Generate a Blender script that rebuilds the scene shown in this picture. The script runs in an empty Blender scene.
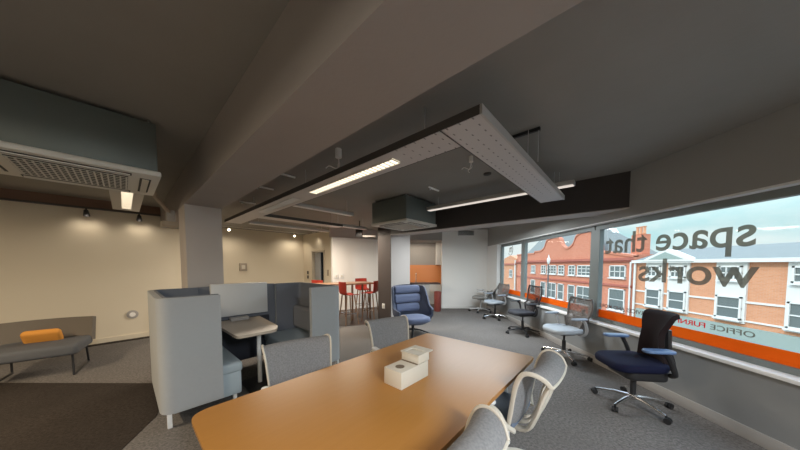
import bpy, bmesh, math, random
from mathutils import Vector, Matrix, Euler
random.seed(7)
sc = bpy.context.scene
COL = sc.collection
PI = math.pi
R = math.radians
ALPHA = R(47.8)                       # local x -> long axis of the table, local y -> across it
CA, SA = math.cos(ALPHA), math.sin(ALPHA)
CEIL = 2.72
def W(a, b, z=0.0): return Vector((a*CA - b*SA, a*SA + b*CA, z))
MAB = Matrix.Rotation(ALPHA, 4, 'Z')

# ------------------------------------------------------------------ materials
def mat(name, col, rough=0.6, metal=0.0, bump=0.0, bscale=200.0, var=0.0, vscale=6.0, col2=None, emit=None, estr=0.0, spec=0.5, sheen=0.0, trans=0.0, coord='Object'):
    m = bpy.data.materials.new(name); m.use_nodes = True
    nt = m.node_tree; N = nt.nodes; L = nt.links
    b = N['Principled BSDF']
    b.inputs['Roughness'].default_value = rough
    b.inputs['Metallic'].default_value = metal
    b.inputs['Specular IOR Level'].default_value = spec
    if sheen: b.inputs['Sheen Weight'].default_value = sheen
    if trans: b.inputs['Transmission Weight'].default_value = trans
    b.inputs['Base Color'].default_value = (*col, 1)
    tc = N.new('ShaderNodeTexCoord')
    if var > 0 or col2:
        nz = N.new('ShaderNodeTexNoise'); nz.inputs['Scale'].default_value = vscale; nz.inputs['Detail'].default_value = 4
        L.new(tc.outputs[coord], nz.inputs['Vector'])
        mx = N.new('ShaderNodeMix'); mx.data_type = 'RGBA'
        c2 = col2 if col2 else tuple(max(0, c*(1-var)) for c in col)
        mx.inputs['A'].default_value = (*col, 1); mx.inputs['B'].default_value = (*c2, 1)
        L.new(nz.outputs['Fac'], mx.inputs['Factor']); L.new(mx.outputs['Result'], b.inputs['Base Color'])
    if bump > 0:
        n2 = N.new('ShaderNodeTexNoise'); n2.inputs['Scale'].default_value = bscale; n2.inputs['Detail'].default_value = 3
        L.new(tc.outputs[coord], n2.inputs['Vector'])
        bp = N.new('ShaderNodeBump'); bp.inputs['Strength'].default_value = bump; bp.inputs['Distance'].default_value = 0.01
        L.new(n2.outputs['Fac'], bp.inputs['Height']); L.new(bp.outputs['Normal'], b.inputs['Normal'])
    if emit:
        b.inputs['Emission Color'].default_value = (*emit, 1); b.inputs['Emission Strength'].default_value = estr
    return m

def see_through(name, col, fac, rough=0.6, weave=0.0, tr=(1, 1, 1)):
    """a thin sheet (mesh cloth, vinyl film): part of the light passes straight through"""
    m = bpy.data.materials.new(name); m.use_nodes = True
    nt = m.node_tree; N = nt.nodes; L = nt.links
    N.remove(N['Principled BSDF']); out = N['Material Output']
    d = N.new('ShaderNodeBsdfDiffuse'); d.inputs['Color'].default_value = (*col, 1)
    t2 = N.new('ShaderNodeBsdfTranslucent'); t2.inputs['Color'].default_value = (*col, 1)
    a = N.new('ShaderNodeMixShader'); a.inputs['Fac'].default_value = 0.35
    L.new(d.outputs[0], a.inputs[1]); L.new(t2.outputs[0], a.inputs[2])
    t = N.new('ShaderNodeBsdfTransparent'); t.inputs['Color'].default_value = (*tr, 1)
    mx = N.new('ShaderNodeMixShader'); mx.inputs['Fac'].default_value = fac
    L.new(a.outputs[0], mx.inputs[1]); L.new(t.outputs[0], mx.inputs[2]); L.new(mx.outputs[0], out.inputs['Surface'])
    if weave:
        tc = N.new('ShaderNodeTexCoord'); w = N.new('ShaderNodeTexNoise'); w.inputs['Scale'].default_value = weave
        L.new(tc.outputs['Object'], w.inputs['Vector'])
        rr = N.new('ShaderNodeMapRange'); rr.inputs['From Min'].default_value = 0.3; rr.inputs['From Max'].default_value = 0.7
        rr.inputs['To Min'].default_value = max(0, fac-0.12); rr.inputs['To Max'].default_value = min(1, fac+0.12)
        L.new(w.outputs['Fac'], rr.inputs['Value']); L.new(rr.outputs[0], mx.inputs['Fac'])
    return m

def glass_mat(name):
    m = bpy.data.materials.new(name); m.use_nodes = True
    nt = m.node_tree; N = nt.nodes; L = nt.links
    N.remove(N['Principled BSDF']); out = N['Material Output']
    t = N.new('ShaderNodeBsdfTransparent'); t.inputs['Color'].default_value = (0.94, 0.97, 0.965, 1)
    g = N.new('ShaderNodeBsdfGlossy'); g.inputs['Roughness'].default_value = 0.02
    lw0 = N.new('ShaderNodeLayerWeight'); lw0.inputs['Blend'].default_value = 0.5
    pw = N.new('ShaderNodeMath'); pw.operation = 'POWER'; pw.inputs[1].default_value = 5.0; L.new(lw0.outputs['Facing'], pw.inputs[0])
    lw = N.new('ShaderNodeMath'); lw.operation = 'MULTIPLY_ADD'; lw.inputs[1].default_value = 0.5; lw.inputs[2].default_value = 0.012; L.new(pw.outputs[0], lw.inputs[0])
    mx = N.new('ShaderNodeMixShader')
    L.new(lw.outputs[0], mx.inputs['Fac']); L.new(t.outputs[0], mx.inputs[1]); L.new(g.outputs[0], mx.inputs[2]); L.new(mx.outputs[0], out.inputs['Surface'])
    return m

def wood_mat(name, c1, c2, rough=0.4, scale=(1, 14, 14), spec=0.4):
    m = bpy.data.materials.new(name); m.use_nodes = True
    nt = m.node_tree; N = nt.nodes; L = nt.links; b = N['Principled BSDF']
    tc = N.new('ShaderNodeTexCoord'); mp = N.new('ShaderNodeMapping'); mp.inputs['Scale'].default_value = scale
    nz = N.new('ShaderNodeTexNoise'); nz.inputs['Scale'].default_value = 6; nz.inputs['Detail'].default_value = 6; nz.inputs['Distortion'].default_value = 0.6
    L.new(tc.outputs['Object'], mp.inputs['Vector']); L.new(mp.outputs[0], nz.inputs['Vector'])
    mx = N.new('ShaderNodeMix'); mx.data_type = 'RGBA'; mx.inputs['A'].default_value = (*c1, 1); mx.inputs['B'].default_value = (*c2, 1)
    L.new(nz.outputs['Fac'], mx.inputs['Factor']); L.new(mx.outputs['Result'], b.inputs['Base Color'])
    b.inputs['Roughness'].default_value = rough; b.inputs['Specular IOR Level'].default_value = spec
    return m

def brick_mat(name, c1, c2, mortar):
    m = bpy.data.materials.new(name); m.use_nodes = True
    nt = m.node_tree; N = nt.nodes; L = nt.links; b = N['Principled BSDF']
    tc = N.new('ShaderNodeTexCoord'); sp = N.new('ShaderNodeSeparateXYZ'); cb = N.new('ShaderNodeCombineXYZ')
    L.new(tc.outputs['Object'], sp.inputs[0]); L.new(sp.outputs['Y'], cb.inputs['X']); L.new(sp.outputs['Z'], cb.inputs['Y'])
    br = N.new('ShaderNodeTexBrick'); br.inputs['Scale'].default_value = 1.0
    br.inputs['Brick Width'].default_value = 0.24; br.inputs['Row Height'].default_value = 0.085; br.inputs['Mortar Size'].default_value = 0.008
    br.inputs['Color1'].default_value = (*c1, 1); br.inputs['Color2'].default_value = (*c2, 1); br.inputs['Mortar'].default_value = (*mortar, 1)
    L.new(cb.outputs[0], br.inputs['Vector']); L.new(br.outputs['Color'], b.inputs['Base Color']); b.inputs['Roughness'].default_value = 0.9
    return m

def carpet_mat(name, c1, c2, c3):
    m = bpy.data.materials.new(name); m.use_nodes = True
    nt = m.node_tree; N = nt.nodes; L = nt.links; b = N['Principled BSDF']
    tc = N.new('ShaderNodeTexCoord')
    n1 = N.new('ShaderNodeTexNoise'); n1.inputs['Scale'].default_value = 45; n1.inputs['Detail'].default_value = 6; n1.inputs['Roughness'].default_value = 0.75
    n2 = N.new('ShaderNodeTexNoise'); n2.inputs['Scale'].default_value = 2.2; n2.inputs['Detail'].default_value = 3
    L.new(tc.outputs['Object'], n1.inputs['Vector']); L.new(tc.outputs['Object'], n2.inputs['Vector'])
    r1 = N.new('ShaderNodeValToRGB'); r1.color_ramp.elements[0].position = 0.36; r1.color_ramp.elements[1].position = 0.64
    r1.color_ramp.elements[0].color = (*c1, 1); r1.color_ramp.elements[1].color = (*c2, 1)
    L.new(n1.outputs['Fac'], r1.inputs['Fac'])
    mx = N.new('ShaderNodeMix'); mx.data_type = 'RGBA'; mx.inputs['B'].default_value = (*c3, 1)
    rr = N.new('ShaderNodeMapRange'); rr.inputs['From Min'].default_value = 0.35; rr.inputs['From Max'].default_value = 0.75; rr.inputs['To Max'].default_value = 0.6
    L.new(n2.outputs['Fac'], rr.inputs['Value']); L.new(rr.outputs[0], mx.inputs['Factor'])
    L.new(r1.outputs['Color'], mx.inputs['A']); L.new(mx.outputs['Result'], b.inputs['Base Color'])
    b.inputs['Roughness'].default_value = 0.95; b.inputs['Specular IOR Level'].default_value = 0.15
    bp = N.new('ShaderNodeBump'); bp.inputs['Strength'].default_value = 0.5; bp.inputs['Distance'].default_value = 0.01
    n3 = N.new('ShaderNodeTexNoise'); n3.inputs['Scale'].default_value = 160
    L.new(tc.outputs['Object'], n3.inputs['Vector']); L.new(n3.outputs['Fac'], bp.inputs['Height']); L.new(bp.outputs['Normal'], b.inputs['Normal'])
    return m

def lamp_mat(name, col, s):
    m = bpy.data.materials.new(name); m.use_nodes = True
    nt = m.node_tree; N = nt.nodes; L = nt.links
    N.remove(N['Principled BSDF']); e = N.new('ShaderNodeEmission'); e.inputs['Color'].default_value = (*col, 1); e.inputs['Strength'].default_value = s
    L.new(e.outputs[0], N['Material Output'].inputs['Surface'])
    return m

M = {}
M['wall'] = mat('wall_paint', (0.68, 0.61, 0.48), 0.85, bump=0.05, bscale=120)
M['wallw'] = mat('wall_paint_white', (0.80, 0.79, 0.77), 0.85, bump=0.05, bscale=120)
M['walld'] = mat('wall_paint_grey', (0.235, 0.24, 0.24), 0.8, bump=0.05, bscale=120)  # lower window wall, its backlit shade put into the tone
M['bulk'] = mat('bulkhead_paint', (0.34, 0.34, 0.325), 0.8, bump=0.05, bscale=120)  # same window wall, toned lighter for the light it catches
M['ceil'] = mat('ceiling_paint', (0.27, 0.255, 0.23), 0.75, bump=0.12, bscale=30, var=0.15, vscale=3)
M['beam'] = mat('beam_paint', (0.33, 0.30, 0.28), 0.75, bump=0.12, bscale=40, var=0.08, vscale=4)
M['beamd'] = mat('dark_beam_paint', (0.035, 0.03, 0.029), 0.6, bump=0.08, bscale=60)
M['brownpaint'] = mat('brown_paint', (0.20, 0.12, 0.085), 0.8)  # warm lamp glow put into a brown colour
M['pillar'] = mat('pillar_paint', (0.46, 0.42, 0.395), 0.8, bump=0.06, bscale=90)
M['pillard'] = mat('pillar_dark_paint', (0.06, 0.048, 0.045), 0.7, bump=0.06, bscale=90)  # shade of the side away from the windows, as a colour
M['pillarw'] = mat('pillar_light_paint', (0.45, 0.415, 0.395), 0.8, bump=0.05, bscale=90)
M['carpet'] = carpet_mat('carpet', (0.085, 0.079, 0.074), (0.235, 0.218, 0.206), (0.13, 0.121, 0.114))
M['carpetd'] = carpet_mat('carpet_dark', (0.024, 0.019, 0.016), (0.056, 0.046, 0.039), (0.03, 0.025, 0.021))
M['vinyl'] = wood_mat('dark_wood_floor', (0.04, 0.022, 0.017), (0.075, 0.045, 0.034), 0.4, (1, 12, 1))
M['white'] = mat('white_paint', (0.78, 0.78, 0.76), 0.5)
M['alu'] = mat('window_aluminium', (0.19, 0.21, 0.205), 0.5, metal=0.15, bump=0.02)
M['glass'] = glass_mat('window_glass')
M['orange'] = see_through('orange_film', (0.85, 0.20, 0.02), 0.28, tr=(1.0, 0.42, 0.12))
M['vgrey'] = see_through('grey_film', (0.34, 0.33, 0.305), 0.55, tr=(0.58, 0.56, 0.50))
M['vred'] = see_through('red_film', (0.9, 0.05, 0.06), 0.2, tr=(1, .3, .3))
M['vbrown'] = see_through('brown_film', (0.16, 0.10, 0.09), 0.25, tr=(.8, .6, .55))
M['table'] = wood_mat('table_wood', (0.375, 0.168, 0.034), (0.415, 0.192, 0.046), 0.34, (0.6, 10, 10), spec=0.35)
M['tedge'] = wood_mat('table_edge', (0.36, 0.19, 0.075), (0.44, 0.24, 0.10), 0.5, (1, 10, 10))
M['metalw'] = mat('white_metal', (0.74, 0.75, 0.75), 0.35)
M['chrome'] = mat('polished_aluminium', (0.72, 0.71, 0.70), 0.22, metal=1.0)
M['silver'] = mat('silver_plastic', (0.50, 0.50, 0.50), 0.4, metal=0.4)
M['black'] = mat('black_plastic', (0.018, 0.018, 0.02), 0.45)
M['rubber'] = mat('caster_rubber', (0.012, 0.012, 0.013), 0.6)
M['cframe'] = mat('chair_frame_offwhite', (0.56, 0.52, 0.45), 0.45)
M['cmesh'] = see_through('chair_mesh_grey', (0.37, 0.37, 0.38), 0.18, weave=90)
M['cseat'] = mat('chair_seat_bluegrey', (0.14, 0.18, 0.25), 0.7, bump=0.25, bscale=250)
M['gmesh'] = see_through('grey_back_mesh', (0.28, 0.25, 0.23), 0.42, weave=90)
M['bmesh'] = see_through('black_back_mesh', (0.05, 0.035, 0.035), 0.55, weave=90)
M['gseat'] = mat('grey_seat', (0.40, 0.44, 0.48), 0.6, bump=0.2, bscale=250)
M['gfab'] = mat('taupe_grey_fabric', (0.27, 0.26, 0.24), 0.85, bump=0.2, bscale=250)
M['slatefab'] = mat('slate_fabric', (0.10, 0.105, 0.115), 0.85, bump=0.2, bscale=250)
M['taupe'] = mat('taupe_fabric', (0.15, 0.13, 0.105), 0.85, bump=0.2, bscale=250)
M['navy'] = mat('navy_fabric', (0.005, 0.007, 0.028), 0.8, bump=0.25, bscale=250, spec=0.2)
M['choc'] = mat('chocolate_fabric', (0.016, 0.010, 0.011), 0.8, bump=0.2, bscale=220, spec=0.2)
M['blackfab'] = mat('black_fabric', (0.022, 0.023, 0.03), 0.75, bump=0.25, bscale=250)
M['gframe'] = mat('chair_frame_taupe', (0.13, 0.115, 0.105), 0.45)
M['gpad'] = mat('grey_arm_pad', (0.27, 0.31, 0.37), 0.35)
M['pad'] = mat('arm_pad', (0.10, 0.17, 0.32), 0.3)  # sky reflection painted in as a blue tint
M['blue'] = mat('blue_fabric', (0.12, 0.15, 0.255), 0.85, bump=0.25, bscale=260, sheen=0.2)
M['blueshell'] = mat('dark_blue_shell', (0.075, 0.09, 0.14), 0.75, bump=0.2, bscale=240)
M['boothout'] = mat('booth_light_grey', (0.37, 0.39, 0.405), 0.9, bump=0.2, bscale=260, var=0.06, vscale=30)
M['boothin'] = mat('booth_slate', (0.155, 0.17, 0.20), 0.9, bump=0.2, bscale=260, var=0.08, vscale=30)
M['boothseat'] = mat('booth_seat_blue_grey', (0.38, 0.45, 0.49), 0.85, bump=0.2, bscale=260)
M['boothdark'] = mat('booth_navy_panel', (0.022, 0.025, 0.036), 0.6)
M['screen'] = mat('screen_white', (0.60, 0.61, 0.61), 0.45)
M['btable'] = mat('booth_table_laminate', (0.50, 0.43, 0.35), 0.45, var=0.06, vscale=12)
M['red'] = mat('red_plastic', (0.33, 0.026, 0.014), 0.45)
M['ashwood'] = wood_mat('stool_leg_wood', (0.22, 0.12, 0.07), (0.32, 0.19, 0.11), 0.5)
M['barwood'] = wood_mat('bar_table_wood', (0.20, 0.11, 0.065), (0.26, 0.15, 0.09), 0.35)
M['splash'] = mat('orange_splashback', (0.80, 0.30, 0.10), 0.35)
M['dkworktop'] = mat('dark_worktop', (0.035, 0.025, 0.025), 0.3)
M['kgrey'] = mat('kitchen_grey', (0.36, 0.34, 0.32), 0.6)
M['binred'] = mat('bin_maroon', (0.23, 0.055, 0.045), 0.35, metal=0.2)
M['box'] = mat('cream_card', (0.60, 0.56, 0.48), 0.7)
M['boxd'] = mat('card_inside', (0.16, 0.12, 0.085), 0.8)
M['achouse'] = mat('ac_housing_steel', (0.125, 0.145, 0.135), 0.45, metal=0.35, bump=0.02)
M['acpanel'] = mat('ac_panel_ivory', (0.60, 0.59, 0.54), 0.5)
M['acdark'] = mat('ac_slot_dark', (0.03, 0.03, 0.028), 0.7)
M['perf'] = mat('luminaire_metal', (0.46, 0.445, 0.425), 0.5, metal=0.2)
def perforated(name, col, dark):
    m = mat(name, col, 0.5, metal=0.2); nt = m.node_tree; N = nt.nodes; L = nt.links; b = N['Principled BSDF']
    tc = N.new('ShaderNodeTexCoord'); sp = N.new('ShaderNodeSeparateXYZ'); L.new(tc.outputs['Object'], sp.inputs[0])
    def cell(out, per, off, wid):
        a = N.new('ShaderNodeMath'); a.operation = 'MULTIPLY_ADD'; a.inputs[1].default_value = 1/per; a.inputs[2].default_value = off; L.new(out, a.inputs[0])
        f = N.new('ShaderNodeMath'); f.operation = 'FRACT'; L.new(a.outputs[0], f.inputs[0])
        c = N.new('ShaderNodeMath'); c.operation = 'LESS_THAN'; c.inputs[1].default_value = wid; L.new(f.outputs[0], c.inputs[0]); return c.outputs[0]
    def mul(a_, b_):
        k = N.new('ShaderNodeMath'); k.operation = 'MULTIPLY'; L.new(a_, k.inputs[0]); L.new(b_, k.inputs[1]); return k.outputs[0]
    p = mul(cell(sp.outputs['X'], 0.092, 0.1, 0.28), cell(sp.outputs['Y'], 0.092, 0.1, 0.11))
    lim = N.new('ShaderNodeMath'); lim.operation = 'LESS_THAN'; lim.inputs[1].default_value = 1.42; L.new(sp.outputs['Y'], lim.inputs[0])
    lx = N.new('ShaderNodeMath'); lx.operation = 'LESS_THAN'; lx.inputs[1].default_value = 3.6; L.new(sp.outputs['X'], lx.inputs[0])
    p = mul(mul(p, lim.outputs[0]), lx.outputs[0])
    mx = N.new('ShaderNodeMix'); mx.data_type = 'RGBA'; mx.inputs['A'].default_value = (*col, 1); mx.inputs['B'].default_value = (*dark, 1)
    L.new(p, mx.inputs['Factor']); L.new(mx.outputs['Result'], b.inputs['Base Color']); return m
M['perfor'] = perforated('luminaire_perforated', (0.56, 0.535, 0.52), (0.2, 0.19, 0.185))
M['perfd'] = mat('luminaire_side', (0.07, 0.065, 0.06), 0.6)
M['hole'] = mat('luminaire_slot', (0.07, 0.068, 0.065), 0.7)
M['louv'] = mat('louvre_unlit', (0.70, 0.68, 0.64), 0.4)
M['lit'] = lamp_mat('lamp_warm', (1.0, 0.84, 0.60), 1.2)
M['litdim'] = lamp_mat('lamp_dim', (1.0, 0.90, 0.80), 0.42)
M['spotlit'] = lamp_mat('spot_lens', (1.0, 0.86, 0.62), 12.0)
M['duct'] = mat('duct_beige', (0.36, 0.31, 0.25), 0.6, metal=0.2)
M['cable'] = mat('cable_white', (0.85, 0.83, 0.80), 0.5)
M['doorw'] = mat('door_grey', (0.33, 0.345, 0.36), 0.45)
M['doorf'] = mat('door_frame_cream', (0.50, 0.45, 0.36), 0.6)
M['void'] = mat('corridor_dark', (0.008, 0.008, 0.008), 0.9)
M['cush'] = mat('orange_cushion', (0.70, 0.30, 0.05), 0.8, bump=0.2, bscale=260)
M['brick'] = brick_mat('red_brick', (0.50, 0.155, 0.085), (0.57, 0.20, 0.115), (0.50, 0.26, 0.18))
M['brick2'] = brick_mat('orange_brick', (0.55, 0.225, 0.11), (0.61, 0.27, 0.14), (0.54, 0.33, 0.22))
M['brickd'] = brick_mat('dark_red_brick', (0.36, 0.085, 0.06), (0.40, 0.11, 0.07), (0.36, 0.16, 0.12))
M['stone'] = mat('pale_render', (0.66, 0.64, 0.60), 0.8)
M['slate'] = mat('slate_roof', (0.20, 0.21, 0.195), 0.8, var=0.25, vscale=3)
M['pane'] = mat('window_pane', (0.13, 0.145, 0.14), 0.12, spec=0.5)
M['fascia'] = mat('shop_fascia', (0.27, 0.32, 0.285), 0.6)
M['iron'] = mat('street_iron', (0.09, 0.10, 0.10), 0.5)
M['asphalt'] = mat('asphalt', (0.16, 0.16, 0.16), 0.9, bump=0.2, bscale=50)
M['paving'] = mat('paving', (0.42, 0.40, 0.38), 0.9, var=0.2, vscale=4)

# ------------------------------------------------------------------ mesh building
def fillet(pts, r, n=5):
    out = []
    k = len(pts)
    for i in range(k):
        p0, p1, p2 = Vector(pts[i-1]), Vector(pts[i]), Vector(pts[(i+1) % k])
        rr = r[i] if isinstance(r, (list, tuple)) else r
        d0 = (p0-p1); d1 = (p2-p1)
        rr = min(rr, d0.length*0.49, d1.length*0.49)
        if rr <= 1e-5: out.append(p1); continue
        a = p1 + d0.normalized()*rr; b = p1 + d1.normalized()*rr
        for j in range(n+1):
            t = j/n
            out.append(a*(1-t)**2 + p1*2*t*(1-t) + b*t*t)
    return [(p.x, p.y) for p in out]

def spline(pts, k=6):
    P = [Vector(p) for p in pts]; out = []
    for i in range(len(P)-1):
        p0 = P[max(i-1, 0)]; p1 = P[i]; p2 = P[i+1]; p3 = P[min(i+2, len(P)-1)]
        for j in range(k):
            t = j/k
            out.append(0.5*((2*p1) + (p2-p0)*t + (2*p0-5*p1+4*p2-p3)*t*t + (3*p1-p0-3*p2+p3)*t**3))
    out.append(P[-1]); return out

class MB:
    def __init__(s, M4=None): s.bm = bmesh.new(); s.M = M4 or Matrix.Identity(4)
    def _v(s, p): return s.bm.verts.new(s.M @ Vector(p))
    def _f(s, vs):
        try: return s.bm.faces.new(vs)
        except ValueError: return None
    def box(s, x0, x1, y0, y1, z0, z1, bev=0.0, T=None):
        b2 = bmesh.new()
        bmesh.ops.create_cube(b2, size=1.0)
        for v in b2.verts: v.co = Vector((x0+(v.co.x+.5)*(x1-x0), y0+(v.co.y+.5)*(y1-y0), z0+(v.co.z+.5)*(z1-z0)))
        if bev: bmesh.ops.bevel(b2, geom=b2.edges[:], offset=bev, segments=2, affect='EDGES', profile=0.5)
        s._merge(b2, T); return s
    def _merge(s, b2, T=None):
        X = s.M @ T if T is not None else s.M
        mp = {}
        for v in b2.verts: mp[v] = s.bm.verts.new(X @ v.co)
        for f in b2.faces: s._f([mp[v] for v in f.verts])
        b2.free()
    def cbox(s, c, size, rot=None, bev=0.0):
        T = Matrix.Translation(Vector(c))
        if rot is not None: T = T @ Euler(rot).to_matrix().to_4x4()
        h = [q/2 for q in size]
        return s.box(-h[0], h[0], -h[1], h[1], -h[2], h[2], bev, T)
    def cyl(s, p0, p1, r0, r1=None, n=14, caps=True):
        r1 = r0 if r1 is None else r1
        p0, p1 = Vector(p0), Vector(p1); d = (p1-p0).normalized()
        u = d.orthogonal().normalized(); w = d.cross(u)
        A_, B_ = [], []
        for i in range(n):
            t = 2*PI*i/n; o = u*math.cos(t)+w*math.sin(t)
            A_.append(s._v(p0+o*r0)); B_.append(s._v(p1+o*r1))
        for i in range(n): s._f([A_[i], A_[(i+1) % n], B_[(i+1) % n], B_[i]])
        if caps: s._f(A_[::-1]); s._f(B_)
        return s
    def tube(s, pts, r, n=8, rx=None, up=None):
        P = [Vector(p) for p in pts]; k = len(P)
        rr = r if isinstance(r, (list, tuple)) else [r]*k
        T0 = (P[1]-P[0]).normalized()
        u = Vector(up) if up else T0.orthogonal(); u = (u - T0*u.dot(T0)).normalized()
        rings = []
        for i in range(k):
            t = (P[min(i+1, k-1)]-P[max(i-1, 0)]).normalized()
            u = (u - t*u.dot(t)).normalized(); w = t.cross(u)
            kx = rx if rx else 1.0
            rings.append([s._v(P[i] + u*math.cos(2*PI*j/n)*rr[i]*kx + w*math.sin(2*PI*j/n)*rr[i]) for j in range(n)])
        for i in range(k-1):
            for j in range(n): s._f([rings[i][j], rings[i][(j+1) % n], rings[i+1][(j+1) % n], rings[i+1][j]])
        s._f(rings[0][::-1]); s._f(rings[-1]); return s
    def prism(s, poly, z0, z1, T=None):
        b2 = bmesh.new()
        A_ = [b2.verts.new((p[0], p[1], z0)) for p in poly]; B_ = [b2.verts.new((p[0], p[1], z1)) for p in poly]
        n = len(poly)
        for i in range(n): b2.faces.new([A_[i], A_[(i+1) % n], B_[(i+1) % n], B_[i]])
        b2.faces.new(A_[::-1]); b2.faces.new(B_)
        s._merge(b2, T); return s
    def lathe(s, prof, n=20, c=(0, 0, 0)):
        rings = []
        for r, z in prof:
            rings.append([s._v((c[0]+r*math.cos(2*PI*j/n), c[1]+r*math.sin(2*PI*j/n), c[2]+z)) for j in range(n)])
        for i in range(len(prof)-1):
            for j in range(n): s._f([rings[i][j], rings[i][(j+1) % n], rings[i+1][(j+1) % n], rings[i+1][j]])
        s._f(rings[0][::-1]); s._f(rings[-1]); return s
    def sheet(s, f, nu, nv, th):
        P = [[Vector(f(i/nu, j/nv)) for j in range(nv+1)] for i in range(nu+1)]
        def nrm(i, j):
            a = P[min(i+1, nu)][j]-P[max(i-1, 0)][j]; b = P[i][min(j+1, nv)]-P[i][max(j-1, 0)]
            c = a.cross(b); return c.normalized() if c.length > 1e-9 else Vector((0, 0, 1))
        up = [[s._v(P[i][j]+nrm(i, j)*th/2) for j in range(nv+1)] for i in range(nu+1)]
        dn = [[s._v(P[i][j]-nrm(i, j)*th/2) for j in range(nv+1)] for i in range(nu+1)]
        for i in range(nu):
            for j in range(nv):
                s._f([up[i][j], up[i+1][j], up[i+1][j+1], up[i][j+1]]); s._f([dn[i][j], dn[i][j+1], dn[i+1][j+1], dn[i+1][j]])
        for i in range(nu):
            s._f([up[i][0], dn[i][0], dn[i+1][0], up[i+1][0]]); s._f([up[i][nv], up[i+1][nv], dn[i+1][nv], dn[i][nv]])
        for j in range(nv):
            s._f([up[0][j], up[0][j+1], dn[0][j+1], dn[0][j]]); s._f([up[nu][j], dn[nu][j], dn[nu][j+1], up[nu][j+1]])
        return s
    def pillow(s, w, d, h, rc, re, T=None, bend=None, crown=0.0, nc=5, nl=4):
        def ring(inset, z):
            ww, dd = w/2-inset, d/2-inset; r = max(rc-inset, 0.004); r = min(r, ww*.98, dd*.98)
            out = []
            for cx, cy, a0 in ((ww-r, dd-r, 0), (-(ww-r), dd-r, PI/2), (-(ww-r), -(dd-r), PI), (ww-r, -(dd-r), 1.5*PI)):
                for j in range(nc+1):
                    a = a0+PI/2*j/nc; out.append(Vector((cx+r*math.cos(a), cy+r*math.sin(a), z)))
            return out
        lay = []
        for j in range(nl+1):
            ph = -PI/2+PI/2*j/nl; lay.append(ring(re*(1-math.cos(ph)), -h/2+re+re*math.sin(ph)))
        for j in range(nl+1):
            ph = PI/2*j/nl; lay.append(ring(re*(1-math.cos(ph)), h/2-re+re*math.sin(ph)))
        m = min(w, d)/2-re
        for q in (0.25, 0.5, 0.75): lay.append(ring(re+m*q, h/2+crown*(1-(1-q)**2)))
        X = s.M @ T if T is not None else s.M
        rings = []
        for L_ in lay:
            row = []
            for p in L_:
                if bend: p = Vector(bend(p))
                row.append(s.bm.verts.new(X @ p))
            rings.append(row)
        n = len(rings[0])
        for i in range(len(rings)-1):
            for j in range(n): s._f([rings[i][j], rings[i][(j+1) % n], rings[i+1][(j+1) % n], rings[i+1][j]])
        s._f(rings[0][::-1]); s._f(rings[-1]); return s
    def build(s, name, m, parent=None, smooth=38):
        bmesh.ops.recalc_face_normals(s.bm, faces=s.bm.faces[:])
        me = bpy.data.meshes.new(name); s.bm.to_mesh(me); s.bm.free()
        me.materials.append(m)
        if smooth: me.shade_smooth(); me.set_sharp_from_angle(angle=R(smooth))
        o = bpy.data.objects.new(name, me); COL.objects.link(o)
        if parent: o.parent = parent
        return o

def thing(name, label, cat, loc=(0, 0, 0), rz=0.0, group=None):
    o = bpy.data.objects.new(name, None); COL.objects.link(o)
    o.location = loc; o.rotation_euler = (0, 0, rz); o.empty_display_size = 0.1
    o['label'] = label; o['category'] = cat
    if group: o['group'] = group
    return o
def tag(o, label, cat, group=None):
    o['label'] = label; o['category'] = cat
    if group: o['group'] = group
    return o
def struct(o, label=None):
    o['kind'] = 'structure'
    if label: o['label'] = label
    return o
def copy_tree(o, parent=None):
    c = o.copy(); COL.objects.link(c)
    if parent: c.parent = parent
    for ch in list(o.children): copy_tree(ch, c)
    return c
def again(proto, loc, rz, label, group=None):
    c = copy_tree(proto); c.location = loc; c.rotation_euler = (0, 0, rz); c['label'] = label
    if group: c['group'] = group
    return c
def text_mesh(txt, sx, sy, th, name, m, parent, P, bold=0.012):
    """writing on a pane: reads correctly from outside (towards +X)"""
    cu = bpy.data.curves.new('lettering', 'FONT'); cu.body = txt; cu.size = 1.0; cu.extrude = 0.5; cu.offset = bold
    tmp = bpy.data.objects.new('tmp', cu); COL.objects.link(tmp)
    dg = bpy.context.evaluated_depsgraph_get(); dg.update()
    me = bpy.data.meshes.new_from_object(tmp.evaluated_get(dg))
    bpy.data.objects.remove(tmp, do_unlink=True)
    xs = [v.co.x for v in me.vertices]; x0, x1 = min(xs), max(xs)
    for v in me.vertices:
        c = v.co.copy(); v.co = Vector((P[0]+c.z*th, P[1]+(c.x-x0)/(x1-x0)*sx, P[2]+c.y*sy))
    me.materials.clear(); me.materials.append(m); me.name = name
    o = bpy.data.objects.new(name, me); COL.objects.link(o)
    if parent: o.parent = parent
    return o

# ------------------------------------------------------------------ the room shell
struct(MB().box(-12, 3.0, -4, 12.5, -0.12, 0).build('floor', M['carpet']))
struct(MB().box(-12, 3.25, -4.2, 12.5, CEIL, CEIL+0.15).build('ceiling', M['ceil']))
# dark carpet at the left and the curved dark wood floor under the bar table
dk = [(-7.2, 3.12), (-2.95, 3.10), (-2.42, 2.42), (-2.0, 1.2), (-4.5, 0.2), (-7.6, 0.8)]
struct(MB().prism(fillet(dk, 0.05), 0.0, 0.004).build('floor_carpet', M['carpetd']))
arc = [(-3.3, 7.0), (-2.7, 6.45), (-2.0, 6.2), (-1.4, 6.12), (-0.85, 6.2), (-0.4, 6.4), (0.15, 6.75), (0.1, 9.4), (-0.4, 9.2), (-2.16, 8.16), (-3.6, 8.0)]
struct(MB().prism(fillet(arc, 0.25), 0.0, 0.006).build('floor_wood', M['vinyl']))

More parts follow.
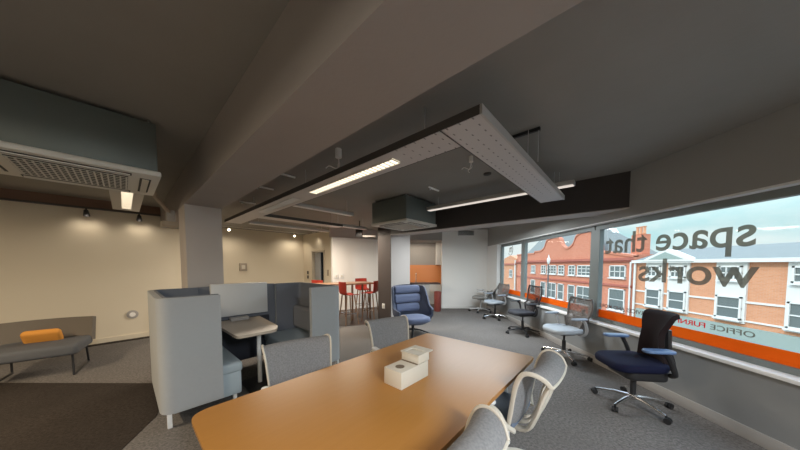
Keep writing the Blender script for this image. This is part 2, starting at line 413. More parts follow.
XW = 3.0
struct(MB().box(XW, XW+0.22, -4, 8.75, -0.12, 0.62).build('wall_right', M['walld']))
struct(MB().box(XW, XW+0.22, -4, 8.75, 2.14, CEIL).build('wall_right_upper', M['bulk']))
struct(MB().box(XW, XW+0.22, 7.75, 8.75, 0.62, 2.14).build('wall_right_end', M['wallw']))
struct(MB().box(XW, XW+0.22, -4, -3.2, 0.62, 2.14).build('wall_right_rear', M['wallw']))
struct(MB().box(XW-0.03, XW+0.10, -3.2, 7.75, 0.60, 0.635, 0.006).build('window_sill', M['white']))
struct(MB().box(XW-0.016, XW, -4, 8.6, 0, 0.11, 0.003).build('baseboard_right', M['kgrey']))
struct(MB().box(XW, XW+0.10, -3.2, 7.75, 2.12, 2.14).build('trim_1', M['white']))
struct(MB().box(1.44, XW, 8.6, 8.75, 0, CEIL).build('wall_back', M['wallw']))
struct(MB().box(1.44, XW, 8.584, 8.6, 0, 0.10, 0.003).build('baseboard_back', M['white']))
# kitchen recess
struct(MB().box(-0.45, 2.2, 9.6, 9.75, 0, CEIL).build('wall_kitchen', M['kgrey']))
struct(MB().box(2.05, 2.2, 8.75, 9.6, 0, CEIL).build('wall_kitchen_side', M['wallw']))
struct(MB().box(-0.30, 1.44, 8.6, 8.72, 2.34, CEIL).build('wall_kitchen_lintel', M['kgrey']))
struct(MB().box(-0.30, 2.05, 8.75, 9.6, 2.34, 2.40).build('ceiling_kitchen', M['kgrey']))
tag(MB().box(-0.3, 2.04, 9.565, 9.595, 0.77, 1.50).build('splashback', M['splash']), 'orange splashback panel behind the kitchen counter', 'splashback')
struct(MB().box(0.9, 2.05, 9.585, 9.6, 0.0, 0.77).build('trim_2', M['white']))
# left walls
struct(MB(MAB).box(-5.5, 1.2, 7.4, 7.55, 0, CEIL).build('wall_left', M['wall']))
struct(MB(MAB).box(1.2, 1.35, 7.4, 9.95, 0, CEIL).build('wall_left_step', M['wall']))
struct(MB(MAB).box(1.35, 5.1, 9.8, 9.95, 0, CEIL).build('wall_left_far', M['wall']))
struct(MB(MAB).box(-5.5, 1.2, 7.385, 7.4, 2.53, CEIL).build('trim_3', M['brownpaint']))  # strip tinted brown for the warm glow along the wall top
struct(MB(MAB).box(-5.5, 1.2, 7.384, 7.4, 0, 0.10).build('baseboard_left', M['wall']))
# door wall (opening b 8.22..9.05)
struct(MB(MAB).box(4.94, 5.09, 9.08, 9.8, 0, CEIL).build('wall_door', M['wall']))
struct(MB(MAB).box(4.94, 5.09, 7.0, 8.20, 0, CEIL).build('wall_door_side', M['wall']))
struct(MB(MAB).box(4.94, 5.09, 8.20, 9.08, 2.02, CEIL).build('wall_door_top', M['wall']))
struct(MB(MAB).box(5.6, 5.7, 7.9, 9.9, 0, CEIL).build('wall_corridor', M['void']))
d = thing('door_1', '', 'door', W(4.94, 8.64), ALPHA); del d['label']; del d['category']; d['kind'] = 'structure'
m = MB()
for y0, y1, z0, z1 in ((-0.45, -0.40, 0, 2.04), (0.40, 0.45, 0, 2.04), (-0.45, 0.45, 1.98, 2.04)): m.box(-0.03, 0.16, y0, y1, z0, z1)
m.build('door_frame', M['doorf'], d)
dl = MB().box(0.06, 0.10, -0.02, 0.36, 0.01, 1.97, 0.003).build('door_leaf', M['doorw'], d)
MB().cyl((0.06, 0.03, 1.0), (0.01, 0.03, 1.0), 0.012).cyl((0.012, 0.03, 1.0), (0.012, 0.15, 1.0), 0.01).build('door_handle', M['chrome'], dl)
# white partition
P1, P2 = Vector((-2.18, 8.08, 0)), Vector((-0.25, 9.30, 0))
ang = math.atan2((P2-P1).y, (P2-P1).x)
T = Matrix.Translation(P1) @ Matrix.Rotation(ang, 4, 'Z'); LP = (P2-P1).length
struct(MB(T).box(0, LP, 0, 0.15, 0, 2.40).build('wall_partition', M['wallw']))
struct(MB(T).box(-0.05, LP+0.1, 0.02, 0.17, 2.40, CEIL).build('wall_partition_upper', M['pillar']))
struct(MB(T).box(LP-0.05, LP+0.1, -0.05, 0.55, 0, CEIL).build('wall_partition_end', M['wallw']))
# unseen rear and left side
struct(MB().box(-9.4, 3.22, -4.2, -4.0, 0, CEIL).build('wall_front', M['wall']))
struct(MB().box(-9.5, -9.2, -4.2, 1.1, 0, CEIL).build('wall_left_rear', M['wall']))
# beams and pillars
struct(MB(MAB).box(0.56, 0.965, -5.2, 7.4, 2.30, CEIL).build('beam', M['beam']))
struct(MB(MAB).box(0.56, 0.965, 4.32, 4.85, 0, 2.30).build('pillar', M['pillar']))
bd = struct(MB(MAB).box(4.47, 4.85, -0.05, 4.83, 2.255, CEIL).build('beam', M['beamd']))
struct(MB(MAB).box(4.465, 4.855, -0.05, 4.36, 2.245, 2.256).build('trim_4', M['pillar']))  # pale sheet paints the lit underside of the dark beam
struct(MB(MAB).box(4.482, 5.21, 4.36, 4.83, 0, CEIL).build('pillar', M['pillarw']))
struct(MB(MAB).box(4.47, 4.482, 4.36, 4.83, 0, CEIL).build('pillar_cladding', M['pillard']))  # thin dark sheet paints the shaded side of the pillar

# ------------------------------------------------------------------ windows
XG = 3.13
def window(n, y0, y1, head=2.05):
    w = bpy.data.objects.new('window_%d' % n, None); COL.objects.link(w); w['kind'] = 'structure'
    m = MB(); f = 0.045
    m.box(XG-0.035, XG+0.035, y0-0.05, y1+0.05, head, 2.12); m.box(XG-0.035, XG+0.035, y0-0.05, y1+0.05, 0.635, 0.69)
    m.box(XG-0.035, XG+0.035, y0-0.06, y0+0.03, 0.69, head); m.box(XG-0.035, XG+0.035, y1-0.03, y1+0.06, 0.69, head)
    m.build('window_frame', M['alu'], w)
    MB().box(XG-0.004, XG+0.004, y0+0.03, y1-0.03, 0.69, head).build('glass_pane', M['glass'], w)
    MB().box(XG-0.0075, XG-0.0055, y0+0.031, y1-0.031, 0.69, 0.81).build('orange_band', M['orange'], w)
    return w
w1 = window(1, 6.37, 7.66)
w2 = window(2, 4.05, 6.25)
w3 = window(3, 1.80, 3.93)
window(4, -0.45, 1.68); window(5, -3.1, -0.57)
def write(txt, sx, sy, y, z, m, w): text_mesh(txt, sx, sy, 0.0015, 'lettering', m, w, (XG-0.0062, y, z))
write('space that', 1.611, 0.40, 2.208, 1.675, M['vgrey'], w3)
write('works', 1.10, 0.40, 2.173, 1.298, M['vgrey'], w3)
write('OFFICE', 0.32, 0.075, 2.17, 0.855, M['vgrey'], w3)
write('FURNITURE', 0.48, 0.075, 2.53, 0.855, M['vred'], w3)
write('SERVICES AND MORE', 0.80, 0.075, 3.085, 0.855, M['vbrown'], w3)
m = MB(); m.tube([(XG-0.007, 7.1+0.15*math.cos(t*0.2), 1.93+0.15*math.sin(t*0.2)) for t in range(4, 29)], 0.006, 6); m.build('lettering', M['vgrey'], w1)
write('m', 0.17, 0.30, 7.0, 1.86, M['vgrey'], w1)

# ------------------------------------------------------------------ street outside
XF = 22.0; EYE = 1.5
def zr(r): return EYE + r
GR = -5.6
struct(MB().box(3.3, 60, -15, 90, GR-0.2, GR).build('street', M['asphalt']))
struct(MB().box(18.5, 21.9, -5, 80, GR, GR+0.12).build('pavement', M['paving']))
def bwindow(par, x, y0, y1, z0, z1, cols=2, rows=2, sash=False):
    """white framed window set on a facade, glass as its own sub-part"""
    fr = MB(); t = 0.10
    fr.box(x-0.10, x+0.05, y0, y0+t, z0, z1); fr.box(x-0.10, x+0.05, y1-t, y1, z0, z1)
    fr.box(x-0.10, x+0.05, y0, y1, z0, z0+t); fr.box(x-0.10, x+0.05, y0, y1, z1-t, z1)
    fr.box(x-0.20, x, y0-0.05, y1+0.05, z0-0.10, z0)
    for c in range(1, cols):
        yy = y0+(y1-y0)*c/cols; fr.box(x-0.08, x+0.02, yy-0.03, yy+0.03, z0, z1)
    for r_ in range(1, rows):
        zz = z0+(z1-z0)*r_/rows; fr.box(x-0.08, x+0.02, y0, y1, zz-0.035, zz+0.035)
    o = fr.build('window', M['stone'], par, smooth=0)
    MB().box(x-0.03, x+0.03, y0+0.02, y1-0.02, z0+0.02, z1-0.02).build('pane', M['pane'], o, smooth=0)
b1 = thing('gabled_building', 'red brick building with curved gables and slate roof across the street', 'building', (XF, 35, GR))
b1.location = (0, 0, 0)
def gable(y):
    # height above eye along the facade
    for c in (29.85, 36.15):
        d_ = abs(y-c)
        if d_ < 1.75: return 3.2+0.75*math.sqrt(1-(d_/1.75)**2)
        if d_ < 2.0: return 3.2-0.5*(d_-1.75)/0.25
        if d_ < 3.15 and y > 27.7: return 2.2+0.5*((3.15-d_)/1.15)**2
    if y < 28.5: return 0.85+0.65*max(0, (y-23.6))/4.2
    return 2.15 if y < 41 else 1.85
top = []
y = 23.6
while y <= 47.01: top.append((y, zr(gable(y)))); y += 0.1
poly = [(23.6, GR)] + top + [(47.0, GR)]
MYZ = Matrix(((0, 0, 1, 0), (1, 0, 0, 0), (0, 1, 0, 0), (0, 0, 0, 1)))   # (y,z,x) prism -> world
def facade(par, poly, x0, x1, name, m): return MB(MYZ).prism(poly, x0, x1).build(name, m, par, smooth=0)
facade(b1, poly, XF, XF+0.35, 'wall', M['brick'])
MB().box(XF+0.35, XF+7, 23.6, 47, GR, zr(1.0)).build('wall', M['brick'], b1, smooth=0)
facade(b1, [(p[0], p[1]-0.10) for p in top] + [(p[0], p[1]+0.12) for p in reversed(top)], XF-0.10, XF+0.45, 'coping', M['brick'])
m = MB(); m.box(XF-0.30, XF, 23.6, 47, zr(0.45), zr(0.72)); m.box(XF-0.18, XF, 23.6, 47, zr(0.30), zr(0.45))
m.build('cornice', M['brickd'], b1, smooth=0)
MB().box(XF-0.15, XF, 23.6, 47, zr(-2.15), zr(-1.95)).build('band_course', M['brickd'], b1, smooth=0)
m = MB(); 
V = [m._v(p) for p in ((XF+0.4, 27.0, zr(0.8)), (XF+6.8, 27.0, zr(0.8)), (XF+6.8, 46.8, zr(0.8)), (XF+0.4, 46.8, zr(0.8)), (XF+3.6, 31.0, zr(4.55)), (XF+3.6, 46.0, zr(4.55)))]
for q in ((0, 1, 4), (1, 2, 5, 4), (2, 3, 5), (3, 0, 4, 5), (3, 2, 1, 0)): m._f([V[k] for k in q])
m.build('roof', M['slate'], b1, smooth=0)
for c in (29.85, 36.15):
    for o_, w_ in ((-2.1, 1.3), (0, 2.2), (2.1, 1.3)):
        bwindow(b1, XF, c+o_-w_/2, c+o_+w_/2, zr(-1.30), zr(-0.03), 3 if w_ > 1.5 else 2, 3)
        bwindow(b1, XF, c+o_-w_/2, c+o_+w_/2, zr(-4.75), zr(-2.55), 2 if w_ > 1.5 else 1, 2)
for c, w_ in ((25.25, 1.9), (41.2, 1.3), (44.6, 1.3)):
    bwindow(b1, XF, c-w_/2, c+w_/2, zr(-1.30), zr(-0.03), 3, 2); bwindow(b1, XF, c-w_/2, c+w_/2, zr(-4.6), zr(-2.4), 1, 2)
MB().cyl((XF-0.1, 23.75, GR), (XF-0.1, 23.75, zr(0.4)), 0.08).build('downpipe', M['stone'], b1)

b0 = thing('terrace_building', 'low brick terrace house beyond the gabled building, far end of the street', 'building', (0, 0, 0))
facade(b0, [(47.3, GR), (47.3, zr(1.2)), (50, zr(1.9)), (53, zr(1.3)), (68, zr(1.0)), (68, GR)], XF, XF+8, 'wall', M['brick2'])
MB().box(XF-0.25, XF, 47.3, 68, zr(0.05), zr(0.3)).build('cornice', M['brickd'], b0, smooth=0)
for c in (49.5, 53.5, 57.5, 61.5): bwindow(b0, XF, c-0.7, c+0.7, zr(-2.4), zr(-0.9), 2, 2)
MB().cyl((XF-0.12, 47.5, GR), (XF-0.12, 47.5, zr(0.9)), 0.14).build('downpipe', M['stone'], b0)

b2 = thing('pediment_building', 'orange brick house with white pediment and tall white window bays', 'building', (0, 0, 0))
MB().box(XF, XF+8, 6, 23.4, GR, zr(0.35)).build('wall', M['brick2'], b2, smooth=0)
MB(Matrix(((1, 0, 0, 0), (0, 0, 1, 0), (0, 1, 0, 0), (0, 0, 0, 1)))).prism([(XF-0.3, zr(0.36)), (XF+3.2, zr(1.45)), (XF+6.5, zr(0.36))], 6, 23.4).build('roof', M['slate'], b2, smooth=0)
m = MB(); m.box(XF-0.38, XF+0.1, 6, 23.4, zr(0.18), zr(0.42)); m.build('eaves', M['stone'], b2, smooth=0)
facade(b2, [(22.5, zr(0.30)), (20.4, zr(1.28)), (18.4, zr(0.30))], XF-0.45, XF+0.3, 'pediment', M['stone'])
facade(b2, [(21.75, zr(0.46)), (20.4, zr(1.06)), (19.05, zr(0.46))], XF-0.47, XF-0.44, 'tympanum', M['fascia'])
for y0, y1 in ((20.75, 22.25), (18.9, 20.4), (15.75, 17.3), (12.6, 14.1), (9.5, 11.0)):
    MB().box(XF-0.12, XF, y0, y1, zr(-3.75), zr(0.2)).build('window_bay', M['stone'], b2, smooth=0)
    bwindow(b2, XF-0.13, y0+0.2, y1-0.2, zr(-1.0), zr(-0.05), 3, 2)
    bwindow(b2, XF-0.13, y0+0.12, y1-0.12, zr(-3.55), zr(-2.05), 1, 2)
m = MB(); m.box(XF-0.08, XF, 6, 23.3, zr(-2.42), zr(-2.30)); m.box(XF-0.08, XF, 6, 23.3, zr(-3.62), zr(-3.52)); m.build('string_course', M['stone'], b2, smooth=0)
MB().box(XF-0.25, XF, 6, 22.9, zr(-5.0), zr(-3.95)).build('fascia', M['fascia'], b2, smooth=0)
m = MB(); m.box(XF-0.45, XF, 17.6, 22.6, zr(-5.5), zr(-5.02)); m.build('shop_blind', M['stone'], b2, smooth=0)
MB().cyl((XF-0.2, 23.2, GR), (XF-0.2, 23.2, zr(0.3)), 0.09).build('downpipe', M['stone'], b2)
ch = MB().box(XF+1.5, XF+2.3, 24.4, 25.55, zr(0.2), zr(3.0)).build('chimney', M['brick'], b1, smooth=0)
for k in range(3): MB().lathe([(0.12, 0), (0.15, 0.1), (0.12, 0.15), (0.11, 0.7), (0.15, 0.75), (0.15, 0.8)], 12, (XF+1.9, 24.62+k*0.36, zr(3.0))).build('chimney_pot', M['brick2'], ch)

sl = thing('street_lamp', 'dark iron street lamp with pale lantern in front of the gabled building', 'street lamp', (14, 23.6, GR))
MB().lathe([(0.16, 0), (0.16, 0.9), (0.08, 1.0), (0.06, 5.9), (0.05, 7.2)], 12).build('post', M['iron'], sl)
MB().lathe([(0.06, 7.2), (0.13, 7.35), (0.15, 7.65), (0.07, 7.8), (0.03, 8.05)], 8).build('lantern', M['stone'], sl)
MB().cyl((0, -0.35, 6.6), (0, 0.35, 6.6), 0.03).build('crossbar', M['iron'], sl)

# ------------------------------------------------------------------ meeting table
TC = W(1.24, 1.10)
tb = thing('meeting_table', 'large rectangular meeting table with honey wood top', 'table', TC, ALPHA)
hw, hd = 1.045, 0.55
tp = [(-hw, -hd), (hw, -hd), (hw, hd), (-hw, hd)]
MB().prism(fillet(tp, [0.06, 0.03, 0.03, 0.10], 6), 0.712, 0.73).build('tabletop', M['table'], tb, smooth=20)
MB().prism(fillet([(p[0]*0.995, p[1]*0.992) for p in tp], [0.06, 0.03, 0.03, 0.10], 6), 0.698, 0.712).build('edge_band', M['tedge'], tb, smooth=20)
for sx in (-1, 1):
    for sy in (-1, 1): MB().tube([(sx*0.88, sy*0.40, 0), (sx*0.86, sy*0.36, 0.66)], [0.022, 0.03], 12).build('leg', M['metalw'], tb)
m = MB(); m.box(-0.88, 0.88, -0.37, -0.33, 0.64, 0.698); m.box(-0.88, 0.88, 0.33, 0.37, 0.64, 0.698); m.box(-0.88, -0.84, -0.37, 0.37, 0.64, 0.698); m.box(0.84, 0.88, -0.37, 0.37, 0.64, 0.698)
m.build('frame', M['metalw'], tb)

bx = thing('cardboard_box', 'small cream box with finger hole and raised tray on the honey wood table', 'box', W(1.255, 1.075, 0.73), ALPHA)
MB().box(-0.14, 0.14, -0.075, 0.075, 0.0, 0.108, 0.002).build('body', M['box'], bx)
MB().cyl((-0.07, 0.0, 0.1075), (-0.07, 0.0, 0.1095), 0.03, n=24).build('hole', M['boxd'], bx)
m = MB(); m.box(0.03, 0.15, -0.075, 0.075, 0.112, 0.165, 0.002); ri = m.build('riser', M['box'], bx)
m = MB(); m.box(0.025, 0.19, -0.08, -0.055, 0.165, 0.172); m.box(0.025, 0.19, 0.055, 0.08, 0.165, 0.172); m.box(0.025, 0.05, -0.06, 0.06, 0.165, 0.172); m.box(0.13, 0.19, -0.06, 0.06, 0.165, 0.172)
m.build('tray', M['box'], ri)
MB().box(0.022, 0.03, -0.07, 0.07, 0.108, 0.114).build('slot', M['boxd'], bx)

# ------------------------------------------------------------------ conference chairs round the table
def conference_chair(label, loc, rz, group):
    r = thing('conference_chair', label, 'chair', loc, rz, group)
    prof = spline([(-0.16, 0.41), (-0.195, 0.46), (-0.225, 0.56), (-0.245, 0.68), (-0.262, 0.78), (-0.295, 0.845), (-0.345, 0.862), (-0.40, 0.835), (-0.425, 0.785)], 4) if False else None
    pr = [Vector((0, a, b)) for a, b in [(-0.16, 0.415), (-0.20, 0.46), (-0.222, 0.56), (-0.24, 0.68), (-0.262, 0.78), (-0.295, 0.845), (-0.345, 0.862), (-0.395, 0.838), (-0.42, 0.79)]]
    sp = spline(pr, 4); n = len(sp)-1
    def at(t):
        q = t*n; i = min(int(q), n-1); return sp[i].lerp(sp[i+1], q-i)
    def hwid(t): return 0.22 + 0.045*min(1, t*1.6) - (0.05*((t-0.72)/0.28)**1.5 if t > 0.72 else 0)
    def f(u, v):
        p = at(v); x = (u*2-1)
        return (x*hwid(v), p.y + 0.035*x*x*(1 if v < 0.7 else max(0.2, 1-(v-0.7)*2)), p.z)
    bk = MB().sheet(f, 12, 32, 0.006).build('back_mesh', M['cmesh'], r)
    fr = MB()
    for e in (0, 1): fr.tube([f(e, j/32) for j in range(33)], [0.0145 if j > 2 else 0.02 for j in range(33)], 8, rx=0.6, up=(1, 0, 0))
    fr.tube([f(i/12, 1) for i in range(13)], 0.009, 8)
    fr.build('back_frame', M['cframe'], r)
    for s in (-1, 1):
        MB().tube(spline([(s*0.15, -0.395, 0.80), (s*0.145, -0.355, 0.70), (s*0.13, -0.31, 0.55), (s*0.10, -0.24, 0.42), (s*0.06, -0.08, 0.39)], 5), 0.016, 8, rx=1.5, up=(1, 0, 0)).build('back_strut', M['cframe'], r)
    MB().tube(spline([(0, -0.39, 0.82), (0, -0.325, 0.70), (0, -0.29, 0.55), (0, -0.22, 0.42), (0, -0.05, 0.39)], 5), 0.012, 8, rx=2.2, up=(1, 0, 0)).build('spine', M['cframe'], r)
    def fs(u, v):
        x = u*2-1; y = -0.19+0.45*v
        z = 0.445 - 0.02*(1-x*x) + (0.02*(1-v)**2) - (0.035*((v-0.75)/0.25)**2 if v > 0.75 else 0)
        return (x*(0.235-0.03*(1-v)), y, z)
    MB().sheet(fs, 10, 14, 0.03).build('seat', M['cseat'], r)
    for s in (-1, 1):
        ar = MB().tube(spline([(s*0.20, -0.20, 0.44), (s*0.27, -0.17, 0.50), (s*0.285, -0.13, 0.57), (s*0.285, -0.05, 0.605), (s*0.28, 0.08, 0.61)], 5), 0.014, 8, rx=1.3, up=(1, 0, 0)).build('armrest', M['cframe'], r)
        MB().pillow(0.055, 0.22, 0.02, 0.025, 0.009, Matrix.Translation((s*0.28, 0.0, 0.622))).build('arm_pad', M['metalw'], ar)
    MB().cyl((0, 0, 0.10), (0, 0, 0.40), 0.026).cbox((0, -0.02, 0.40), (0.16, 0.22, 0.04), bev=0.01).build('gas_column', M['silver'], r)
    b = MB(); b.cyl((0, 0, 0.075), (0, 0, 0.125), 0.04)
    for k in range(4):
        t = PI/4+k*PI/2; b.tube([(0.02*math.cos(t), 0.02*math.sin(t), 0.10), (0.18*math.cos(t), 0.18*math.sin(t), 0.085), (0.32*math.cos(t), 0.32*math.sin(t), 0.045)], [0.026, 0.022, 0.016], 8, rx=0.8, up=(0, 0, 1))
    b.build('star_base', M['cframe'], r)
    for k in range(4):
        t = PI/4+k*PI/2; MB().lathe([(0.02, 0), (0.024, 0.008), (0.012, 0.035)], 12, (0.315*math.cos(t), 0.315*math.sin(t), 0)).build('glide', M['rubber'], r)
    return r
GC = 'conference chairs round the meeting table'
cc = conference_chair('grey mesh conference chair at the far table side, nearest the booth, left of the other', W(0.90, 1.735), ALPHA+PI-0.2, GC)
again(cc, W(2.00, 1.80), ALPHA+PI-0.24, 'grey mesh conference chair at the far table corner, in front of the blue armchair')
again(cc, W(1.835, 0.70), ALPHA, 'off-white framed conference chair tucked in at the near side beside the table corner')
again(cc, W(0.80, 0.74), ALPHA, 'conference chair at the bottom edge, only its curved off-white back top showing')

# ------------------------------------------------------------------ task chairs along the window
def star_base(r, m_base, rad, m_col, rot=0.3, h=0.40):
    b = MB(); b.cyl((0, 0, 0.07), (0, 0, 0.125), 0.042)
    for k in range(5):
        t = rot+k*2*PI/5; c, s_ = math.cos(t), math.sin(t)
        b.tube([(0.02*c, 0.02*s_, 0.105), (0.16*c, 0.16*s_, 0.10), (rad*c, rad*s_, 0.07)], [0.026, 0.022, 0.015], 8, rx=0.7, up=(0, 0, 1))
    b.build('star_base', m_base, r)
    for k in range(5):
        t = rot+k*2*PI/5; x, y = rad*math.cos(t), rad*math.sin(t); q = Vector((-math.sin(t+0.5), math.cos(t+0.5), 0))
        m = MB(); c = Vector((x, y, 0.029)) + Vector((math.cos(t+0.5), math.sin(t+0.5), 0))*0.012
        m.cyl(c-q*0.027, c-q*0.007, 0.029, n=16); m.cyl(c+q*0.007, c+q*0.027, 0.029, n=16); m.cyl(c-q*0.02, c+q*0.02, 0.012); m.cyl((x, y, 0.03), (x, y, 0.075), 0.009)
        m.build('caster', M['rubber'], r)
    MB().cyl((0, 0, 0.10), (0, 0, 0.28), 0.028).cyl((0, 0, 0.28), (0, 0, h), 0.016).build('gas_column', m_col, r)

def task_chair(label, loc, rz, group, fm, bm_, sm, basem, colm, padm, armm, lean=0.0, bh=0.50):
    """mesh backed task chair, front towards local +y"""
    r = thing('task_chair', label, 'chair', loc, rz, group)
    star_base(r, basem, 0.34, colm)
    MB().cbox((0, -0.03, 0.405), (0.16, 0.28, 0.06), bev=0.015).build('tilt_mechanism', colm, r)
    def bend(p):
        z = p.z - 0.10*max(0, (p.y-0.10))**1.5*2 + 0.25*p.x*p.x
        return (p.x*(1-0.10*(p.y < 0)*abs(p.y)/0.25), p.y, z)
    MB().pillow(0.50, 0.48, 0.07, 0.15, 0.028, Matrix.Translation((0, 0.03, 0.455)), bend).build('seat', sm, r)
    # back: centre line leans backwards
    def cl(v): return Vector((0, -0.22-0.05*math.sin(v*PI*0.9)*(-1 if v < .35 else 1)*0.6-0.12*v-lean*v, 0.47+bh*v-lean*0.25*v))
    def hwid(v): return 0.125+0.105*math.sin(min(1, v*1.2)*PI/2)*(1-0.30*max(0, (v-0.70)/0.30)**2.5)
    def f(u, v):
        x = u*2-1; c = cl(v); return (x*hwid(v), c.y+0.07*x*x, c.z + 0.025*(v > 0.7)*((v-0.7)/0.3)*(x*x))
    MB().sheet(f, 12, 18, 0.005).build('back_mesh', bm_, r)
    rim = [f(0, j/18) for j in range(19)] + [f(i/12, 1) for i in range(1, 12)] + [f(1, 1-j/18) for j in range(19)] + [f(1-i/12, 0) for i in range(1, 13)]
    MB().tube(rim, 0.015, 8).build('back_frame', fm, r)
    sp = MB().tube(spline([(0, -0.10, 0.40), (0, -0.26, 0.42), (0, -0.33, 0.52), (0, -0.325-lean*.3, 0.66), (0, -0.33-lean*.5, 0.78)], 5), 0.018, 8, rx=1.8, up=(1, 0, 0)).build('spine', fm, r)
    MB().cbox((0, -0.285-lean*.2, 0.62), (0.30, 0.02, 0.10), bev=0.008).build('lumbar_pad', fm, sp)
    for s in (-1, 1):
        a = MB().tube(spline([(s*0.08, -0.10, 0.41), (s*0.24, -0.12, 0.42), (s*0.285, -0.13, 0.50), (s*0.285, -0.10, 0.62), (s*0.285, -0.05, 0.66)], 5), 0.017, 8, rx=1.2).build('armrest', armm, r)
        MB().pillow(0.085, 0.25, 0.028, 0.04, 0.012, Matrix.Translation((s*0.285, 0.0, 0.68))).build('arm_pad', padm, a)
    return r
GT = 'task chairs along the window wall'
task_chair('black task chair with open mesh back in front of the second window', (2.70, 5.45, 0), R(97), GT, M['black'], M['bmesh'], M['blackfab'], M['black'], M['black'], M['black'], M['black'], 0.0, 0.55)
g = task_chair('grey mesh task chair with silver base between the two black window chairs', (2.66, 4.0, 0), R(97), GT, M['gframe'], M['gmesh'], M['gseat'], M['chrome'], M['black'], M['gpad'], M['silver'], 0.0, 0.47)
again(g, (2.68, 7.0, 0), R(105), 'small grey task chair just behind the black mesh task chair')
task_chair('low reclined grey task chair in the far corner of the window wall', (2.60, 8.0, 0), R(75), GT, M['gfab'], M['gfab'], M['gfab'], M['silver'], M['silver'], M['silver'], M['silver'], 0.25)

# big black and navy chair with polished base
r = thing('task_chair', 'black and navy task chair with solid curled back and polished star base', 'chair', (2.50, 2.62, 0), R(82), GT); r.scale = (0.95, 0.95, 0.97)
star_base(r, M['chrome'], 0.335, M['black'], 0.85)
MB().pillow(0.40, 0.40, 0.12, 0.08, 0.03, Matrix.Translation((0, -0.02, 0.40))).build('tilt_mechanism', M['black'], r)
MB().pillow(0.53, 0.52, 0.085, 0.14, 0.035, Matrix.Translation((0, 0.05, 0.485)), lambda p: (p.x, p.y, p.z-0.25*max(0, p.y-0.08)**2*2+0.05*max(0, -p.y))).build('seat', M['navy'], r)
def f(u, v):
    x = u*2-1
    hwid = 0.195 - 0.065*math.sin(min(1, v/0.62)*PI/2) if v < 0.62 else 0.130+0.055*math.sin((v-0.62)/0.38*PI/2)
    y = -0.225-0.055*v+0.05*math.sin(v*PI) - (0.035*((v-0.88)/0.12)**2 if v > 0.88 else 0)
    z = 0.50+0.555*v - (0.03*((v-0.88)/0.12)**2 if v > 0.88 else 0)
    return (x*hwid, y+0.05*x*x, z)
MB().sheet(f, 12, 28, 0.045).build('backrest', M['choc'], r)
MB().tube(spline([(0, -0.12, 0.39), (0, -0.33, 0.38), (0, -0.37, 0.48), (0, -0.33, 0.62), (0, -0.315, 0.85)], 5), 0.026, 8, rx=1.4, up=(1, 0, 0)).build('spine', M['black'], r)
for s in (-1, 1):
    a = MB().tube(spline([(s*0.22, -0.18, 0.43), (s*0.29, -0.16, 0.47), (s*0.30, -0.12, 0.58), (s*0.30, -0.07, 0.685)], 5), 0.022, 8, rx=1.2).build('armrest', M['black'], r)
    MB().pillow(0.11, 0.27, 0.03, 0.045, 0.012, Matrix.Translation((s*0.30, 0.0, 0.70))).build('arm_pad', M['pad'], a)

# ------------------------------------------------------------------ blue swivel armchair
r = thing('armchair', 'blue high-back swivel armchair in front of the dark pillar', 'armchair', (0.28, 5.40, 0), R(-155)); r.scale = (1.08, 1.08, 1.02)
def prof_h(u):
    t = abs(u)
    if t < 0.50: return 1.03-0.03*(t/0.50)**2
    if t < 0.76: q = (t-0.50)/0.26; return 1.0-0.43*(q*q*(3-2*q))
    return 0.57-0.05*(t-0.76)/0.24
def f(u_, v):
    u = u_*2-1; th = u*R(118); z0 = 0.27; h = prof_h(u); z = z0+(h-z0)*v
    k = 0.80+0.20*min(1, v*1.8) + 0.05*max(0, z-0.6)
    x = 0.41*math.sin(th)*k; y = -0.35*math.cos(th)*k - 0.10*max(0, z-0.45)*math.cos(th)
    return (x, y, z)
MB().sheet(f, 44, 18, 0.035).build('shell', M['blueshell'], r)
bk = MB()
for z, h, w in ((0.93, 0.17, 0.58), (0.735, 0.19, 0.60), (0.54, 0.18, 0.54)):
    def bend(p, z=z):
        return (p.x, p.y-0.28-0.11*max(0, (z+p.z)-0.45)+0.85*p.x*p.x, p.z)
    bk.pillow(w, h, 0.09, 0.05, 0.035, Matrix.Translation((0, 0, z)), lambda p, z=z: bend(Vector((p.x, p.z, p.y)), z), crown=0.012)
bk.build('back_cushion', M['blue'], r)
MB().pillow(0.58, 0.54, 0.11, 0.17, 0.045, Matrix.Translation((0, 0.06, 0.335)), crown=0.02).build('seat_cushion', M['blue'], r)
MB().lathe([(0.28, 0.25), (0.28, 0.29), (0.10, 0.29)], 24).build('seat_pan', M['blueshell'], r)
MB().cyl((0, 0, 0.07), (0, 0, 0.26), 0.03).build('column', M['black'], r)
b = MB()
for k in range(4):
    t = PI/4+0.25+k*PI/2; b.tube([(0, 0, 0.11), (0.16*math.cos(t), 0.16*math.sin(t), 0.085), (0.35*math.cos(t), 0.35*math.sin(t), 0.015)], [0.026, 0.022, 0.015], 8, rx=0.8, up=(0, 0, 1))
b.build('star_base', M['black'], r)

